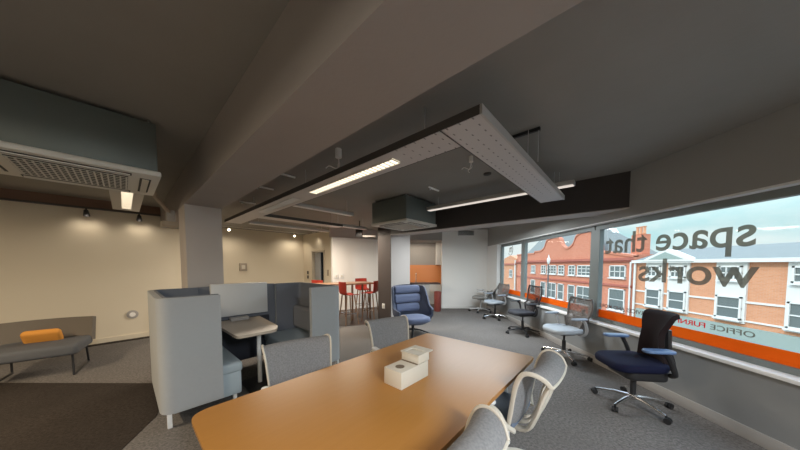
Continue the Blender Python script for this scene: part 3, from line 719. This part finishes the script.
# ------------------------------------------------------------------ booth
def booth_sofa(label, a0, sgn):
    """high back sofa: back panel at local x=0, opens to +x (sgn mirrors)"""
    r = thing('booth_sofa', label, 'sofa', W(a0, 3.02), ALPHA, 'facing high-back booth sofas')
    X = lambda x: x*sgn
    Lw, Dp, z0, z1 = 0.47, 1.20, 0.14, 1.20
    def path(off):
        o = off
        pts = [(Lw, o), (o, o), (o, Dp-o), (Lw, Dp-o)]
        q = fillet([pts[0], pts[1], pts[2], pts[3]], [0, max(0.13-o, 0.02), max(0.13-o, 0.02), 0], 6)
        return q
    outer = path(0.0); inner = path(0.055)
    MB().prism([(X(p[0]), p[1]) for p in outer] + [(X(p[0]), p[1]) for p in reversed(inner)], z0, z1).build('shell_panel', M['boothout'], r, smooth=35)
    i2 = path(0.075)
    MB().prism([(X(p[0]-0.004), p[1]) for p in inner] + [(X(p[0]-0.004), p[1]) for p in reversed(i2)], z0+0.02, z1+0.006).build('inner_lining', M['boothin'], r, smooth=35)
    c = 0.08
    xs = sorted((X(c), X(0.66)))
    MB().box(xs[0], xs[1], 0.09, Dp-0.09, 0.09, 0.35, 0.02).build('seat_base', M['boothseat'], r)
    MB().pillow(abs(xs[1]-xs[0])+0.01, Dp-0.17, 0.11, 0.04, 0.03, Matrix.Translation(((xs[0]+xs[1])/2+0.01*sgn, Dp/2, 0.385)), crown=0.01).build('seat_cushion', M['boothseat'], r)
    MB().pillow(0.14, Dp-0.2, 0.36, 0.06, 0.05, Matrix.Translation((X(0.16), Dp/2, 0.655))).build('back_cushion', M['boothin'], r)
    for x_, y_ in ((0.06, 0.05), (0.06, Dp-0.05), (0.60, 0.14), (0.60, Dp-0.14)):
        MB().cbox((X(x_), y_, 0.08), (0.035, 0.035, 0.16), bev=0.004).build('leg', M['metalw'], r)
    return r
booth_sofa('light grey high-back booth sofa on the side towards the left wall', 0.17, 1)
booth_sofa('high-back booth sofa with slate inside, on the side towards the red stools', 2.09, -1)
r = thing('booth_divider', 'slate screen wall with pale display panel joining the two booth sofas', 'divider', W(1.13, 4.165), ALPHA)
MB().box(-0.487, 0.487, 0.03, 0.09, 0.15, 1.205, 0.006).build('back_panel', M['boothin'], r)
MB().box(-0.38, 0.38, -0.01, 0.03, 0.10, 0.72, 0.004).build('lower_panel', M['boothdark'], r)
MB().box(-0.36, 0.355, -0.03, 0.03, 0.775, 1.235, 0.006).build('display_panel', M['screen'], r)
for s in (-1, 1): MB().box(s*0.33-0.02, s*0.33+0.02, 0.03, 0.08, 0, 0.16).build('leg', M['metalw'], r)
r = thing('booth_table', 'small beige booth table on a white post between the booth sofas', 'table', W(1.05, 3.6), ALPHA)
MB().prism(fillet([(-0.26, -0.52), (0.14, -0.52), (0.24, -0.34), (0.30, 0.49), (-0.28, 0.49)], [0.06, 0.06, 0.08, 0.02, 0.02]), 0.70, 0.73).build('tabletop', M['btable'], r, smooth=20)
MB().cyl((0.05, -0.22, 0.03), (0.05, -0.22, 0.70), 0.025).build('post', M['metalw'], r)
MB().prism(fillet([(-0.12, -0.42), (0.22, -0.42), (0.22, 0.0), (-0.12, 0.0)], 0.05), 0, 0.02).build('foot_plate', M['black'], r)
tag(MB(Matrix.Translation(W(1.07, 4.0, 0.73)) @ Matrix.Rotation(ALPHA, 4, 'Z')).box(-0.12, 0.10, -0.045, 0.045, 0.0, 0.045, 0.006).build('power_hub', M['kgrey']), 'small grey power hub on the booth table under the display', 'power hub')

# ------------------------------------------------------------------ bar table and red stools
r = thing('bar_table', 'tall wooden bar table among the red stools by the partition', 'table', (-1.42, 6.92, 0), ang)
MB().prism(fillet([(-0.95, -0.34), (0.62, -0.34), (0.62, 0.34), (-0.95, 0.34)], 0.04), 0.97, 1.01).build('tabletop', M['barwood'], r, smooth=20)
for x_ in (-0.85, 0.0, 0.52):
    for y_ in (-0.26, 0.26): MB().tube([(x_, y_, 0), (x_, y_, 0.97)], [0.024, 0.03], 8).build('leg', M['barwood'], r)
def stool(label, loc, rz):
    r = thing('bar_stool', label, 'stool', loc, rz, 'red bar stools')
    def fs(u, v):
        x = u*2-1
        pr = spline([(0, 0.19, 0.735), (0, 0.10, 0.75), (0, -0.08, 0.745), (0, -0.17, 0.78), (0, -0.20, 0.90), (0, -0.215, 1.08)], 4)
        q = v*(len(pr)-1); i = min(int(q), len(pr)-2); p = pr[i].lerp(pr[i+1], q-i)
        return (x*(0.205-0.02*v), p.y+0.05*x*x*v, p.z+0.02*x*x*(1-v))
    MB().sheet(fs, 8, 20, 0.016).build('seat_shell', M['red'], r)
    for sx in (-1, 1):
        for sy in (-1, 1): MB().tube([(sx*0.12, sy*0.11, 0.735), (sx*0.19, sy*0.18, 0.0)], [0.018, 0.013], 8).build('leg', M['ashwood'], r)
    m = MB(); z = 0.28; k = 0.163; q = 0.154
    m.tube([(-k, -q, z), (k, -q, z)], 0.009, 6); m.tube([(-k, q, z), (k, q, z)], 0.009, 6); m.tube([(-k, -q, z), (-k, q, z)], 0.009, 6); m.tube([(k, -q, z), (k, q, z)], 0.009, 6)
    m.build('footrest', M['chrome'], r); return r
s1 = stool('red bar stool at the near side of the bar table, beside the booth', (-1.31, 6.32, 0), R(-50))
again(s1, (-1.16, 7.75, 0), ang+PI-0.1, 'red bar stool behind the bar table by the partition')
again(s1, (-0.80, 6.76, 0), R(75), 'red bar stool closest to the dark pillar')
again(s1, (-2.25, 7.10, 0), ang-0.9, 'red bar stool mostly hidden behind the booth sofa, under the door')

# ------------------------------------------------------------------ kitchen bits
r = thing('kitchen_counter', 'grey kitchen counter with dark worktop in the recess by the blue armchair', 'counter', (0, 0, 0))
MB().box(-0.2, 0.98, 8.25, 8.85, 0.0, 0.86, 0.004).build('body', M['kgrey'], r)
MB().box(-0.2, 1.34, 8.24, 8.84, 0.86, 0.90, 0.004).build('worktop', M['dkworktop'], r)
m = MB(); m.lathe([(0.03, 0.90), (0.03, 0.92), (0.012, 0.93), (0.012, 1.15)], 10, (0.55, 8.6, 0)); m.tube(spline([(0.55, 8.6, 1.14), (0.55, 8.58, 1.22), (0.55, 8.5, 1.22), (0.55, 8.46, 1.15)], 5), 0.011, 8); m.build('tap', M['chrome'], r)
r = thing('wall_cupboard', 'white kitchen wall cupboard above the orange splashback', 'cupboard', (0, 0, 0))
MB().box(1.36, 2.0, 9.32, 9.6, 1.505, 2.34).build('carcass', M['white'], r)
MB().box(1.365, 1.995, 9.30, 9.32, 1.51, 2.33, 0.003).build('door', M['white'], r)
r = thing('waste_bin', 'round maroon waste bin in front of the kitchen recess', 'bin', (1.22, 8.08, 0))
MB().lathe([(0.105, 0), (0.11, 0.01), (0.115, 0.60), (0.112, 0.61)], 24).build('body', M['binred'], r)
MB().lathe([(0.118, 0.605), (0.118, 0.64), (0.10, 0.645), (0.09, 0.63)], 24).build('rim', M['binred'], r)

# ------------------------------------------------------------------ lounge chair at the left edge
r = thing('lounge_chair', 'low taupe and grey lounge chair on black sled legs at the left wall', 'lounge chair', W(-0.80, 5.92), ALPHA+PI-0.15)
MB().pillow(0.80, 0.70, 0.14, 0.06, 0.04, Matrix.Translation((0, 0.05, 0.36))).build('seat', M['slatefab'], r)
def f(u, v):
    x = u*2-1; return (x*0.42, -0.30-0.10*v+0.10*x*x, 0.36+0.34*v)
MB().sheet(f, 14, 8, 0.06).build('backrest', M['taupe'], r)
for s in (-1, 1):
    MB().tube([(s*0.33, 0.30, 0.30), (s*0.34, 0.33, 0.012), (s*0.34, -0.28, 0.012), (s*0.33, -0.25, 0.30)], 0.012, 8).build('leg', M['black'], r)
tag(MB(Matrix.Translation(W(-0.80, 6.02, 0.50)) @ Euler((R(60), 0, ALPHA+PI-0.15)).to_matrix().to_4x4()).pillow(0.34, 0.22, 0.09, 0.05, 0.04, None, crown=0.02).build('cushion', M['cush']), 'orange cushion lying on the taupe lounge chair', 'cushion')

# ------------------------------------------------------------------ air conditioning cassettes
def cassette(label, a0, a1, b0, b1, z):
    cx, cy = (a0+a1)/2, (b0+b1)/2; w, d_ = a1-a0, b1-b0
    r = thing('air_conditioner', label, 'air conditioner', W(cx, cy, z), ALPHA, 'ceiling air conditioners')
    MB().box(-w/2+0.02, w/2-0.02, -d_/2+0.02, d_/2-0.02, 0.045, CEIL-z-0.03, 0.004).build('housing', M['achouse'], r)
    MB().box(-w/2, w/2, -d_/2, d_/2, 0.0, 0.045, 0.012).build('fascia', M['acpanel'], r)
    g = MB().box(-w*0.30, w*0.30, -d_*0.30, d_*0.30, -0.006, 0.0).build('intake_grille', M['acdark'], r)
    m = MB()
    for i in range(17):
        t = -w*0.29+i*w*0.58/16; m.box(t-0.005, t+0.005, -d_*0.30, d_*0.30, -0.011, -0.006)
    for i in range(9):
        t = -d_*0.29+i*d_*0.58/8; m.box(-w*0.30, w*0.30, t-0.006, t+0.006, -0.009, -0.006)
    m.build('grille_bars', M['acpanel'], g, smooth=0)
    for k in range(4):
        T = Matrix.Rotation(k*PI/2, 4, 'Z'); L_ = (w if k % 2 == 0 else d_)*0.32; e = (d_ if k % 2 == 0 else w)/2-0.09
        q = MB(T).box(-L_, L_, -e-0.035, -e+0.035, -0.003, 0.0).build('air_slot', M['acdark'], r)
        MB(T @ Matrix.Translation((0, -e, -0.004)) @ Matrix.Rotation(0.25, 4, 'X')).box(-L_+0.01, L_-0.01, -0.022, 0.022, -0.004, 0.004).build('flap', M['acpanel'], q)
    for sx in (-1, 1):
        for sy in (-1, 1): MB().cyl((sx*(w/2-0.06), sy*(d_/2-0.06), CEIL-z-0.04), (sx*(w/2-0.06), sy*(d_/2-0.06), CEIL-z), 0.008).build('hanger', M['silver'], r)
    return r
cassette('ceiling air conditioner with grey housing at the upper left, over the left wall lamp', -0.72, 0.245, 2.98, 3.86, 2.25)
cassette('square ceiling air conditioner with dark housing above the dark pillar', 3.24, 4.16, 2.79, 3.70, 2.25)

# ------------------------------------------------------------------ suspended luminaires
FZ = 2.40
r = thing('suspended_light', 'large L-shaped perforated metal light fixture hung in the middle of the ceiling', 'light fixture', (0, 0, 0), ALPHA)
m = MB(); m.box(1.46, 4.10, 0.68, 0.955, FZ, FZ+0.012); m.box(1.46, 1.755, 0.955, 6.3, FZ, FZ+0.012); m.box(1.755, 3.5, 5.0, 5.28, FZ, FZ+0.012)
m.build('underside', M['perfor'], r, smooth=0)
m = MB()
m.box(1.455, 1.465, 0.68, 6.3, FZ, FZ+0.055); m.box(1.755, 1.765, 0.96, 5.0, FZ, FZ+0.055)
m.box(1.46, 4.10, 0.955, 0.965, FZ, FZ+0.055); m.box(4.095, 4.105, 0.675, 0.965, FZ, FZ+0.055); m.box(1.76, 3.5, 4.99, 5.0, FZ, FZ+0.055)
m.build('side_rail', M['perfd'], r, smooth=0)
MB().box(1.455, 4.105, 0.665, 0.68, FZ-0.004, FZ+0.055).build('edge_rail', M['perf'], r, smooth=0)
def louvre(x0, x1, y0, y1, along, mt, par, n=20, z=FZ):
    q = MB().box(x0, x1, y0, y1, z-0.004, z-0.001).build('diffuser', mt, par, smooth=0)
    k = MB()
    for i in range(n+1):
        if along == 'y': t = y0+(y1-y0)*i/n; k.box(x0, x1, t-0.003, t+0.003, z-0.012, z-0.004)
        else: t = x0+(x1-x0)*i/n; k.box(t-0.003, t+0.003, y0, y1, z-0.012, z-0.004)
    if along == 'y':
        k.box(x0-0.006, x0, y0, y1, z-0.012, z-0.001); k.box(x1, x1+0.006, y0, y1, z-0.012, z-0.001)
    else:
        k.box(x0, x1, y0-0.006, y0, z-0.012, z-0.001); k.box(x0, x1, y1, y1+0.006, z-0.012, z-0.001)
    k.build('louvre', M['louv'], q, smooth=0)
louvre(1.555, 1.655, 1.50, 2.92, 'y', M['lit'], r, 26)
louvre(1.545, 1.655, 3.35, 4.60, 'y', M['louv'], r, 22)
m = MB()
for y_ in (1.2, 3.1, 5.0): m.cyl((1.61, y_, FZ+0.01), (1.61, y_, CEIL), 0.004, n=6)
for x_ in (2.5, 3.9): m.cyl((x_, 0.70, FZ+0.01), (x_, 0.70, CEIL), 0.003, n=6)
m.cyl((3.3, 5.14, FZ+0.01), (3.3, 5.14, CEIL), 0.004, n=6)
m.build('hanging_wires', M['silver'], r)
# straight batten lights
def batten(label, a0, a1, b0, b1, z, mt, grp='linear batten lights'):
    cx, cy = (a0+a1)/2, (b0+b1)/2
    r = thing('linear_light', label, 'light fixture', W(cx, cy, z), ALPHA, grp)
    w, d_ = (a1-a0)/2, (b1-b0)/2
    MB().box(-w, w, -d_, d_, 0.006, 0.06, 0.004).build('housing', M['perf'], r)
    MB().box(-w+0.012, w-0.012, -d_+0.012, d_-0.012, 0.0, 0.006).build('diffuser', mt, r, smooth=0)
    m = MB()
    for s in (-0.8, 0.8):
        x_, y_ = (s*w, 0) if w > d_ else (0, s*d_)
        m.cyl((x_, y_, 0.06), (x_, y_, CEIL-z), 0.004, n=6)
    m.build('hanging_wires', M['silver'], r); return r
batten('long white batten light passing over the end of the big L fixture', 3.78, 3.90, 0.52, 2.77, 2.50, M['litdim'])
batten('slim batten light below the dark beam, above the white far wall', 5.15, 5.27, 1.55, 3.55, 2.32, M['litdim'])
batten('thin batten light between the L fixture and the dark air conditioner', 1.80, 3.0, 3.92, 4.02, 2.44, M['louv'])
batten('batten light over the red stools near the partition', 3.35, 4.3, 5.05, 5.17, 2.42, M['louv'])
batten('broad batten light beyond the L fixture, parallel to the left far wall', 1.9, 3.9, 6.2, 6.34, 2.42, M['louv'])
r = thing('ceiling_lamp', 'grey slab ceiling lamp with lit diffuser below the left air conditioner', 'light fixture', W(0.06, 5.2, 2.40), ALPHA)
MB().box(-0.15, 0.15, -1.1, 0.98, 0.0, 0.05, 0.004).build('housing', M['perf'], r)
louvre(-0.05, 0.05, -0.95, 0.72, 'y', M['lit'], r, 26, 0.0)
m = MB(); m.cyl((0, -0.9, 0.05), (0, -0.9, CEIL-2.40), 0.004, n=6); m.cyl((0, 0.8, 0.05), (0, 0.8, CEIL-2.40), 0.004, n=6); m.build('hanging_wires', M['silver'], r)

# track with spot heads along the left wall
tag(MB(MAB).box(-3.0, 0.545, 7.22, 7.26, 2.515, 2.545).build('light_track', M['perfd']), 'black lighting track along the top of the left wall', 'light track')
def spot(label, loc, aim, m_, lit=False):
    r = thing('spotlight', label, 'spotlight', loc, 0, 'track spotlights')
    d_ = Vector(aim).normalized()
    MB().cyl((0, 0, 0), (0, 0, -0.06), 0.012).build('stem', m_, r)
    p = Vector((0, 0, -0.085))
    MB().cyl(p-d_*0.06, p+d_*0.05, 0.028, 0.042, 16).build('head', m_, r)
    MB().cyl(p+d_*0.0495, p+d_*0.053, 0.036, n=16).build('lens', M['spotlit'] if lit else M['louv'], r)
    return r, Vector(loc)+p+d_*0.07, d_
Bd = W(0, 1); 
spot('black track spotlight nearest the left edge, aimed at the left wall', W(-0.42, 7.24, 2.515), Bd+Vector((0, 0, -1.2)), M['black'], False)
spot('black track spotlight beside the ceiling lamp end, close to the grey pillar', W(0.24, 7.24, 2.515), Bd+Vector((0, 0, -1.2)), M['black'], False)
spot('small lit spotlight just right of the grey pillar', W(2.25, 9.3, 2.72), -Bd*0.5+Vector((0, 0, -0.5)), M['cable'], True)
spot('small lit spotlight above the corner beside the door', W(4.40, 9.45, 2.72), -Bd*0.5+Vector((0, 0, -0.5)), M['cable'], True)
tag(MB(MAB).box(1.5, 4.9, 9.335, 9.365, 2.70, 2.72).build('light_track', M['louv']), 'pale lighting track at the far left wall top', 'light track')

r = thing('ceiling_lamp', 'flat white lamp on the kitchen recess ceiling', 'light fixture', (0.6, 9.1, 2.34), 0)  # housing added around the kitchen fill light
MB().box(-0.52, 0.52, -0.09, 0.09, -0.008, 0.0, 0.002).build('housing', M['perf'], r)
r = thing('downlight', 'round ceiling downlight over the door', 'light fixture', W(4.75, 8.6, CEIL), 0)  # housing added around the door fill light
MB().lathe([(0.05, -0.05), (0.06, -0.045), (0.06, 0)], 16).build('housing', M['perf'], r)
# cables, pipes, small ceiling fittings
def cable_drop(label, P, s=1.0):
    r = thing('cable_outlet', label, 'cable outlet', (P[0], P[1], CEIL), 0, 'ceiling cable outlets')
    MB().lathe([(0.03*s, -0.09*s), (0.035*s, -0.085*s), (0.035*s, 0)], 14).build('rose', M['cable'], r)
    m = MB(); m.tube(spline([(0, 0, -0.09*s), (0.0, 0.01, -0.14*s), (-0.02, 0, -0.20*s), (-0.10*s, 0.01, -0.17*s), (-0.14*s, 0.02, -0.19*s)], 6), 0.006*s, 6)
    m.tube(spline([(0, 0, -0.09*s), (0.01, 0.0, -0.17*s), (-0.03, 0.0, -0.22*s), (-0.015, 0, -0.255*s)], 6), 0.005*s, 6)
    m.build('cable', M['cable'], r); return r
cable_drop('white ceiling cable outlet with hanging loops between the beam and L fixture', (-0.65, 2.70))
cable_drop('small ceiling cable outlet with looped wire inside the L fixture corner', (0.80, 2.88), 0.7)
def at_ceiling(px, py):
    a = (px-400)/250; b = -(py-277.5)/250; p = math.atan(12.5/250)
    d_ = Vector((a, math.cos(p)+b*math.sin(p), -math.sin(p)+b*math.cos(p))); t = (CEIL-EYE)/d_.z
    return Vector((d_.x*t, d_.y*t, CEIL))
k1 = None
for P, lab in ((W(1.50, 3.45, CEIL), 'short pale channel on the ceiling beside the long beam, closest to the cable outlet'), (W(1.52, 4.25, CEIL), 'short pale channel on the ceiling beside the long beam, second from the cable outlet'), (W(1.66, 5.5, CEIL), 'short pale channel on the ceiling close to the grey pillar'), (W(3.36, 2.32, CEIL), 'small pale channel on the ceiling in front of the dark air conditioner')):
    r = thing('ceiling_channel', lab, 'ceiling channel', P, ALPHA, 'ceiling channels')
    MB().box(-0.14, 0.14, -0.012, 0.012, -0.02, 0).build('rail', M['cable'], r)
    MB().cyl((-0.1, 0, -0.05), (-0.1, 0, -0.02), 0.012).build('clip', M['silver'], r)
P = W(3.30, 1.42, CEIL)
tag(MB().lathe([(0.02, -0.03), (0.045, -0.02), (0.05, 0)], 16, P).build('smoke_detector', M['perfd']), 'small dark smoke detector on the ceiling inside the L fixture', 'smoke detector')
r = thing('suspension_bar', 'thin black suspension bar on the ceiling above the L fixture', 'suspension bar', W(2.52, 0.78, CEIL), ALPHA)
MB().box(-0.015, 0.015, -0.17, 0.17, -0.025, 0).build('rail', M['black'], r)
MB().cyl((0, -0.16, -0.30), (0, -0.16, -0.025), 0.003, n=6).build('wire', M['silver'], r)
r = thing('ceiling_duct', 'bent beige pipe and duct between the left air conditioner and pillar', 'duct', (0, 0, 0), ALPHA)
MB().tube([(0.26, 4.2, 2.44), (0.30, 4.6, 2.40), (0.50, 5.22, 2.30)], 0.026, 10).build('pipe', M['duct'], r)
MB().box(0.46, 0.556, 5.15, 5.32, 2.16, 2.33, 0.005).build('junction_box', M['kgrey'], r)
MB().box(0.40, 0.80, 5.14, 5.34, 2.09, 2.16, 0.005).build('trunking', M['duct'], r)
MB().cyl((0.30, 4.6, 2.42), (0.30, 4.6, CEIL), 0.006).build('hanger', M['silver'], r)
r = thing('exit_light', 'black box with white bar hung above the white partition', 'light fixture', (-1.12, 7.0, 2.28), 0)
MB().box(-0.10, 0.08, -0.08, 0.08, 0.0, 0.20, 0.004).build('body', M['black'], r)
MB().box(0.08, 0.44, -0.03, 0.03, 0.0, 0.04, 0.004).build('bar', M['louv'], r)
MB().cyl((0, 0, 0.20), (0, 0, CEIL-2.28), 0.012).build('hanger', M['black'], r)

# ------------------------------------------------------------------ wall fittings
def wallbox(name, label, cat, P, rz, w, h, d_, mt, grp=None, hole=None):
    r = thing(name, label, cat, P, rz, grp)
    MB().box(-w/2, w/2, -d_, 0, -h/2, h/2, min(0.006, d_*0.4)).build('plate', mt, r)
    if hole: MB().box(-w*hole/2, w*hole/2, -d_-0.003, -d_, -h*hole/2, h*hole/2).build('rocker', M['box'], r)
    return r
wallbox('thermostat', 'beige wall thermostat box on the far left wall right of the grey pillar', 'thermostat', W(2.75, 9.8, 1.43), ALPHA, 0.22, 0.26, 0.06, M['duct'], None, 0.5)
r = thing('wall_socket', 'round pale socket low on the left wall near the booth', 'socket', W(0.08, 7.4, 0.50), ALPHA)
MB(Matrix.Rotation(PI/2, 4, 'X')).lathe([(0.085, 0), (0.085, 0.015), (0.07, 0.02)], 20).build('plate', M['kgrey'], r)
MB(Matrix.Rotation(PI/2, 4, 'X')).lathe([(0.045, 0.02), (0.045, 0.03)], 16).build('cap', M['cable'], r)
r = thing('floor_grille', 'dark trench grille in the floor along the left wall', 'grille', W(0.1, 7.31, 0), ALPHA)
MB().box(-0.75, 0.75, -0.06, 0.06, 0, 0.012).build('frame', M['carpetd'], r)
wallbox('light_switch', 'dark light switch left of the door, upper of two', 'switch', W(4.94, 9.45, 1.20), ALPHA-PI/2, 0.09, 0.12, 0.02, M['black'], 'switches by the door')
wallbox('light_switch', 'dark light switch left of the door, lower of two', 'switch', W(4.94, 9.45, 1.02), ALPHA-PI/2, 0.09, 0.12, 0.02, M['black'], 'switches by the door')
wallbox('light_switch', 'pale switch plate on the wall between door and white partition', 'switch', W(4.94, 7.98, 1.22), ALPHA-PI/2, 0.10, 0.22, 0.02, M['duct'])
for k, (u_, lab) in enumerate(((0.12, 'left white switch plate on the white partition above the bar table'), (0.30, 'right white switch plate on the white partition above the bar table'))):
    q = T @ Vector((u_, 0, 1.13))
    wallbox('switch_plate', lab, 'switch', q, ang, 0.13, 0.15, 0.02, M['metalw'], 'switch plates on the partition', 0.4)
wallbox('wall_socket', 'white socket on the dark side of the pillar behind the blue armchair', 'socket', W(4.47, 4.62, 0.44), ALPHA-PI/2, 0.10, 0.13, 0.015, M['metalw'], None, 0.4)
r = thing('air_vent', 'grey air vent at the top of the white far wall', 'vent', (2.25, 8.6, 2.585), 0)
MB().box(-0.28, 0.28, -0.02, 0, -0.08, 0.08, 0.004).build('frame', M['silver'], r)
m = MB()
for k in range(5): m.box(-0.26, 0.26, -0.026, -0.02, -0.065+k*0.03, -0.05+k*0.03)
m.build('slats', M['acdark'], r, smooth=0)

# ------------------------------------------------------------------ light
def area(name, loc, rot, sx, sy, e, col):
    l = bpy.data.lights.new(name, 'AREA'); l.shape = 'RECTANGLE'; l.size = sx; l.size_y = sy; l.energy = e; l.color = col
    o = bpy.data.objects.new(name, l); COL.objects.link(o); o.location = loc; o.rotation_euler = rot; return o
def spotl(name, loc, d_, e, ang_, col, blend=0.6):
    l = bpy.data.lights.new(name, 'SPOT'); l.energy = e; l.spot_size = R(ang_); l.spot_blend = blend; l.color = col; l.shadow_soft_size = 0.04
    o = bpy.data.objects.new(name, l); COL.objects.link(o); o.location = loc; o.rotation_euler = Vector(d_).to_track_quat('-Z', 'Y').to_euler(); return o
WARM = (1.0, 0.86, 0.69)
for a_, b_ in ((-0.42, 7.24), (0.24, 7.24)): spotl('track_beam', W(a_, b_-0.03, 2.40), Bd*0.35+Vector((0, 0, -1)), 3.5, 140, WARM, 1.0)
for a_, b_ in ((2.25, 9.3), (4.40, 9.45)): spotl('track_beam', W(a_, b_-0.1, 2.60), Bd*0.25+Vector((0, 0, -1)), 12, 150, WARM, 1.0)
spotl('door_downlight', W(4.75, 8.6, 2.66), Vector((0.05, 0.05, -1)), 5, 110, WARM, 1.0)  # added fill light at the door
# added fill lamps out of view behind the viewpoint and further back over the bar
def fill_lamp(a_, b_, e, col, L_=1.5):
    r = thing('ceiling_lamp', 'slab ceiling lamp in the rear part of the room', 'light fixture', W(a_, b_, 2.5), ALPHA, 'rear slab lamps')
    MB().box(-0.15, 0.15, -L_/2, L_/2, 0.0, 0.05, 0.004).build('housing', M['perf'], r)
    area('slab_light', W(a_, b_, 2.49), (0, 0, ALPHA), 0.2, L_-0.1, e, col)
fill_lamp(-1.6, 0.2, 28, WARM); fill_lamp(-2.4, 3.6, 74, (1.0, 0.79, 0.54)); fill_lamp(0.0, -2.2, 140, (0.93, 0.97, 1.0))
area('batten_glow', W(3.82, 5.11, 2.40), (0, 0, ALPHA), 0.9, 0.1, 22, WARM)
area('batten_glow', W(2.9, 6.27, 2.40), (0, 0, ALPHA), 1.9, 0.1, 60, WARM)
area('batten_glow', (0.6, 9.1, 2.33), (0, 0, 0), 1.0, 0.15, 5, WARM)  # added fill light in the kitchen recess
area('batten_glow', W(5.21, 2.55, 2.31), (0, 0, ALPHA), 0.1, 1.9, 50, (0.90, 0.97, 1.0))

w = bpy.data.worlds.new('sky'); sc.world = w; w.use_nodes = True
N = w.node_tree.nodes; L = w.node_tree.links; bg = N['Background']
tc = N.new('ShaderNodeTexCoord'); mp = N.new('ShaderNodeMapping'); mp.inputs['Scale'].default_value = (1, 1, 2.2)
nz = N.new('ShaderNodeTexNoise'); nz.inputs['Scale'].default_value = 2.6; nz.inputs['Detail'].default_value = 7; nz.inputs['Roughness'].default_value = 0.6
rp_ = N.new('ShaderNodeValToRGB'); rp_.color_ramp.elements[0].position = 0.40; rp_.color_ramp.elements[1].position = 0.62
rp_.color_ramp.elements[0].color = (0.56, 0.82, 0.86, 1); rp_.color_ramp.elements[1].color = (0.90, 0.95, 0.95, 1)
L.new(tc.outputs['Generated'], mp.inputs['Vector']); L.new(mp.outputs[0], nz.inputs['Vector']); L.new(nz.outputs['Fac'], rp_.inputs['Fac']); zm = N.new('ShaderNodeMix'); zm.data_type = 'RGBA'; zm.inputs['B'].default_value = (0.62, 0.78, 1.0, 1); L.new(rp_.outputs['Color'], zm.inputs['A']); L.new(zm.outputs['Result'], bg.inputs['Color'])
sx_ = N.new('ShaderNodeSeparateXYZ'); L.new(tc.outputs['Generated'], sx_.inputs[0])
mr = N.new('ShaderNodeMapRange'); mr.inputs['From Min'].default_value = 0.10; mr.inputs['From Max'].default_value = 0.75; mr.inputs['To Min'].default_value = 0.58; mr.inputs['To Max'].default_value = 2.3
L.new(sx_.outputs['Z'], mr.inputs['Value']); zf = N.new('ShaderNodeMapRange'); zf.inputs['From Min'].default_value = 0.25; zf.inputs['From Max'].default_value = 0.6; L.new(sx_.outputs['Z'], zf.inputs['Value']); L.new(zf.outputs[0], zm.inputs['Factor'])
L.new(mr.outputs[0], bg.inputs['Strength'])   # overcast-bright overhead
s = bpy.data.lights.new('sun', 'SUN'); s.energy = 1.1; s.angle = R(1.0); s.color = (1.0, 0.95, 0.88)
so = bpy.data.objects.new('sun', s); COL.objects.link(so); so.rotation_euler = Vector((0.75, 0.25, -0.62)).to_track_quat('-Z', 'Y').to_euler()

# put the root of every thing built in place at its own base
for o in list(COL.objects):
    if o.type == 'EMPTY' and o.parent is None and o.location.length < 1e-6 and o.name.split('.')[0] != 'suspended_light':
        ds = [d_ for d_ in o.children_recursive if d_.type == 'MESH']
        pts = [v.co for d_ in ds for v in d_.data.vertices]
        if not pts: continue
        lo = Vector([min(p[k] for p in pts) for k in range(3)]); hi = Vector([max(p[k] for p in pts) for k in range(3)])
        c = Vector(((lo.x+hi.x)/2, (lo.y+hi.y)/2, lo.z))
        for d_ in ds: d_.data.transform(Matrix.Translation(-c))
        o.location = o.rotation_euler.to_matrix() @ c

# ------------------------------------------------------------------ camera
cd = bpy.data.cameras.new('camera'); cam = bpy.data.objects.new('camera', cd); COL.objects.link(cam)
cam.location = (0, 0, EYE); cam.rotation_euler = (PI/2 - math.atan(12.5/250), 0, 0)
cd.sensor_fit = 'HORIZONTAL'; cd.sensor_width = 36; cd.lens = 250/800*36; cd.shift_y = 52.5/800; cd.clip_start = 0.02; cd.clip_end = 300
sc.camera = cam
sc.view_settings.view_transform = 'Standard'; sc.view_settings.look = 'None'; sc.view_settings.gamma = 1.0
sc.view_settings.use_curve_mapping = False; sc.view_settings.exposure = 0.9
sc.cycles.use_denoising = True
sc.cycles.max_bounces = 10; sc.cycles.diffuse_bounces = 6; sc.cycles.transparent_max_bounces = 16
sc.cycles.sample_clamp_indirect = 6.0
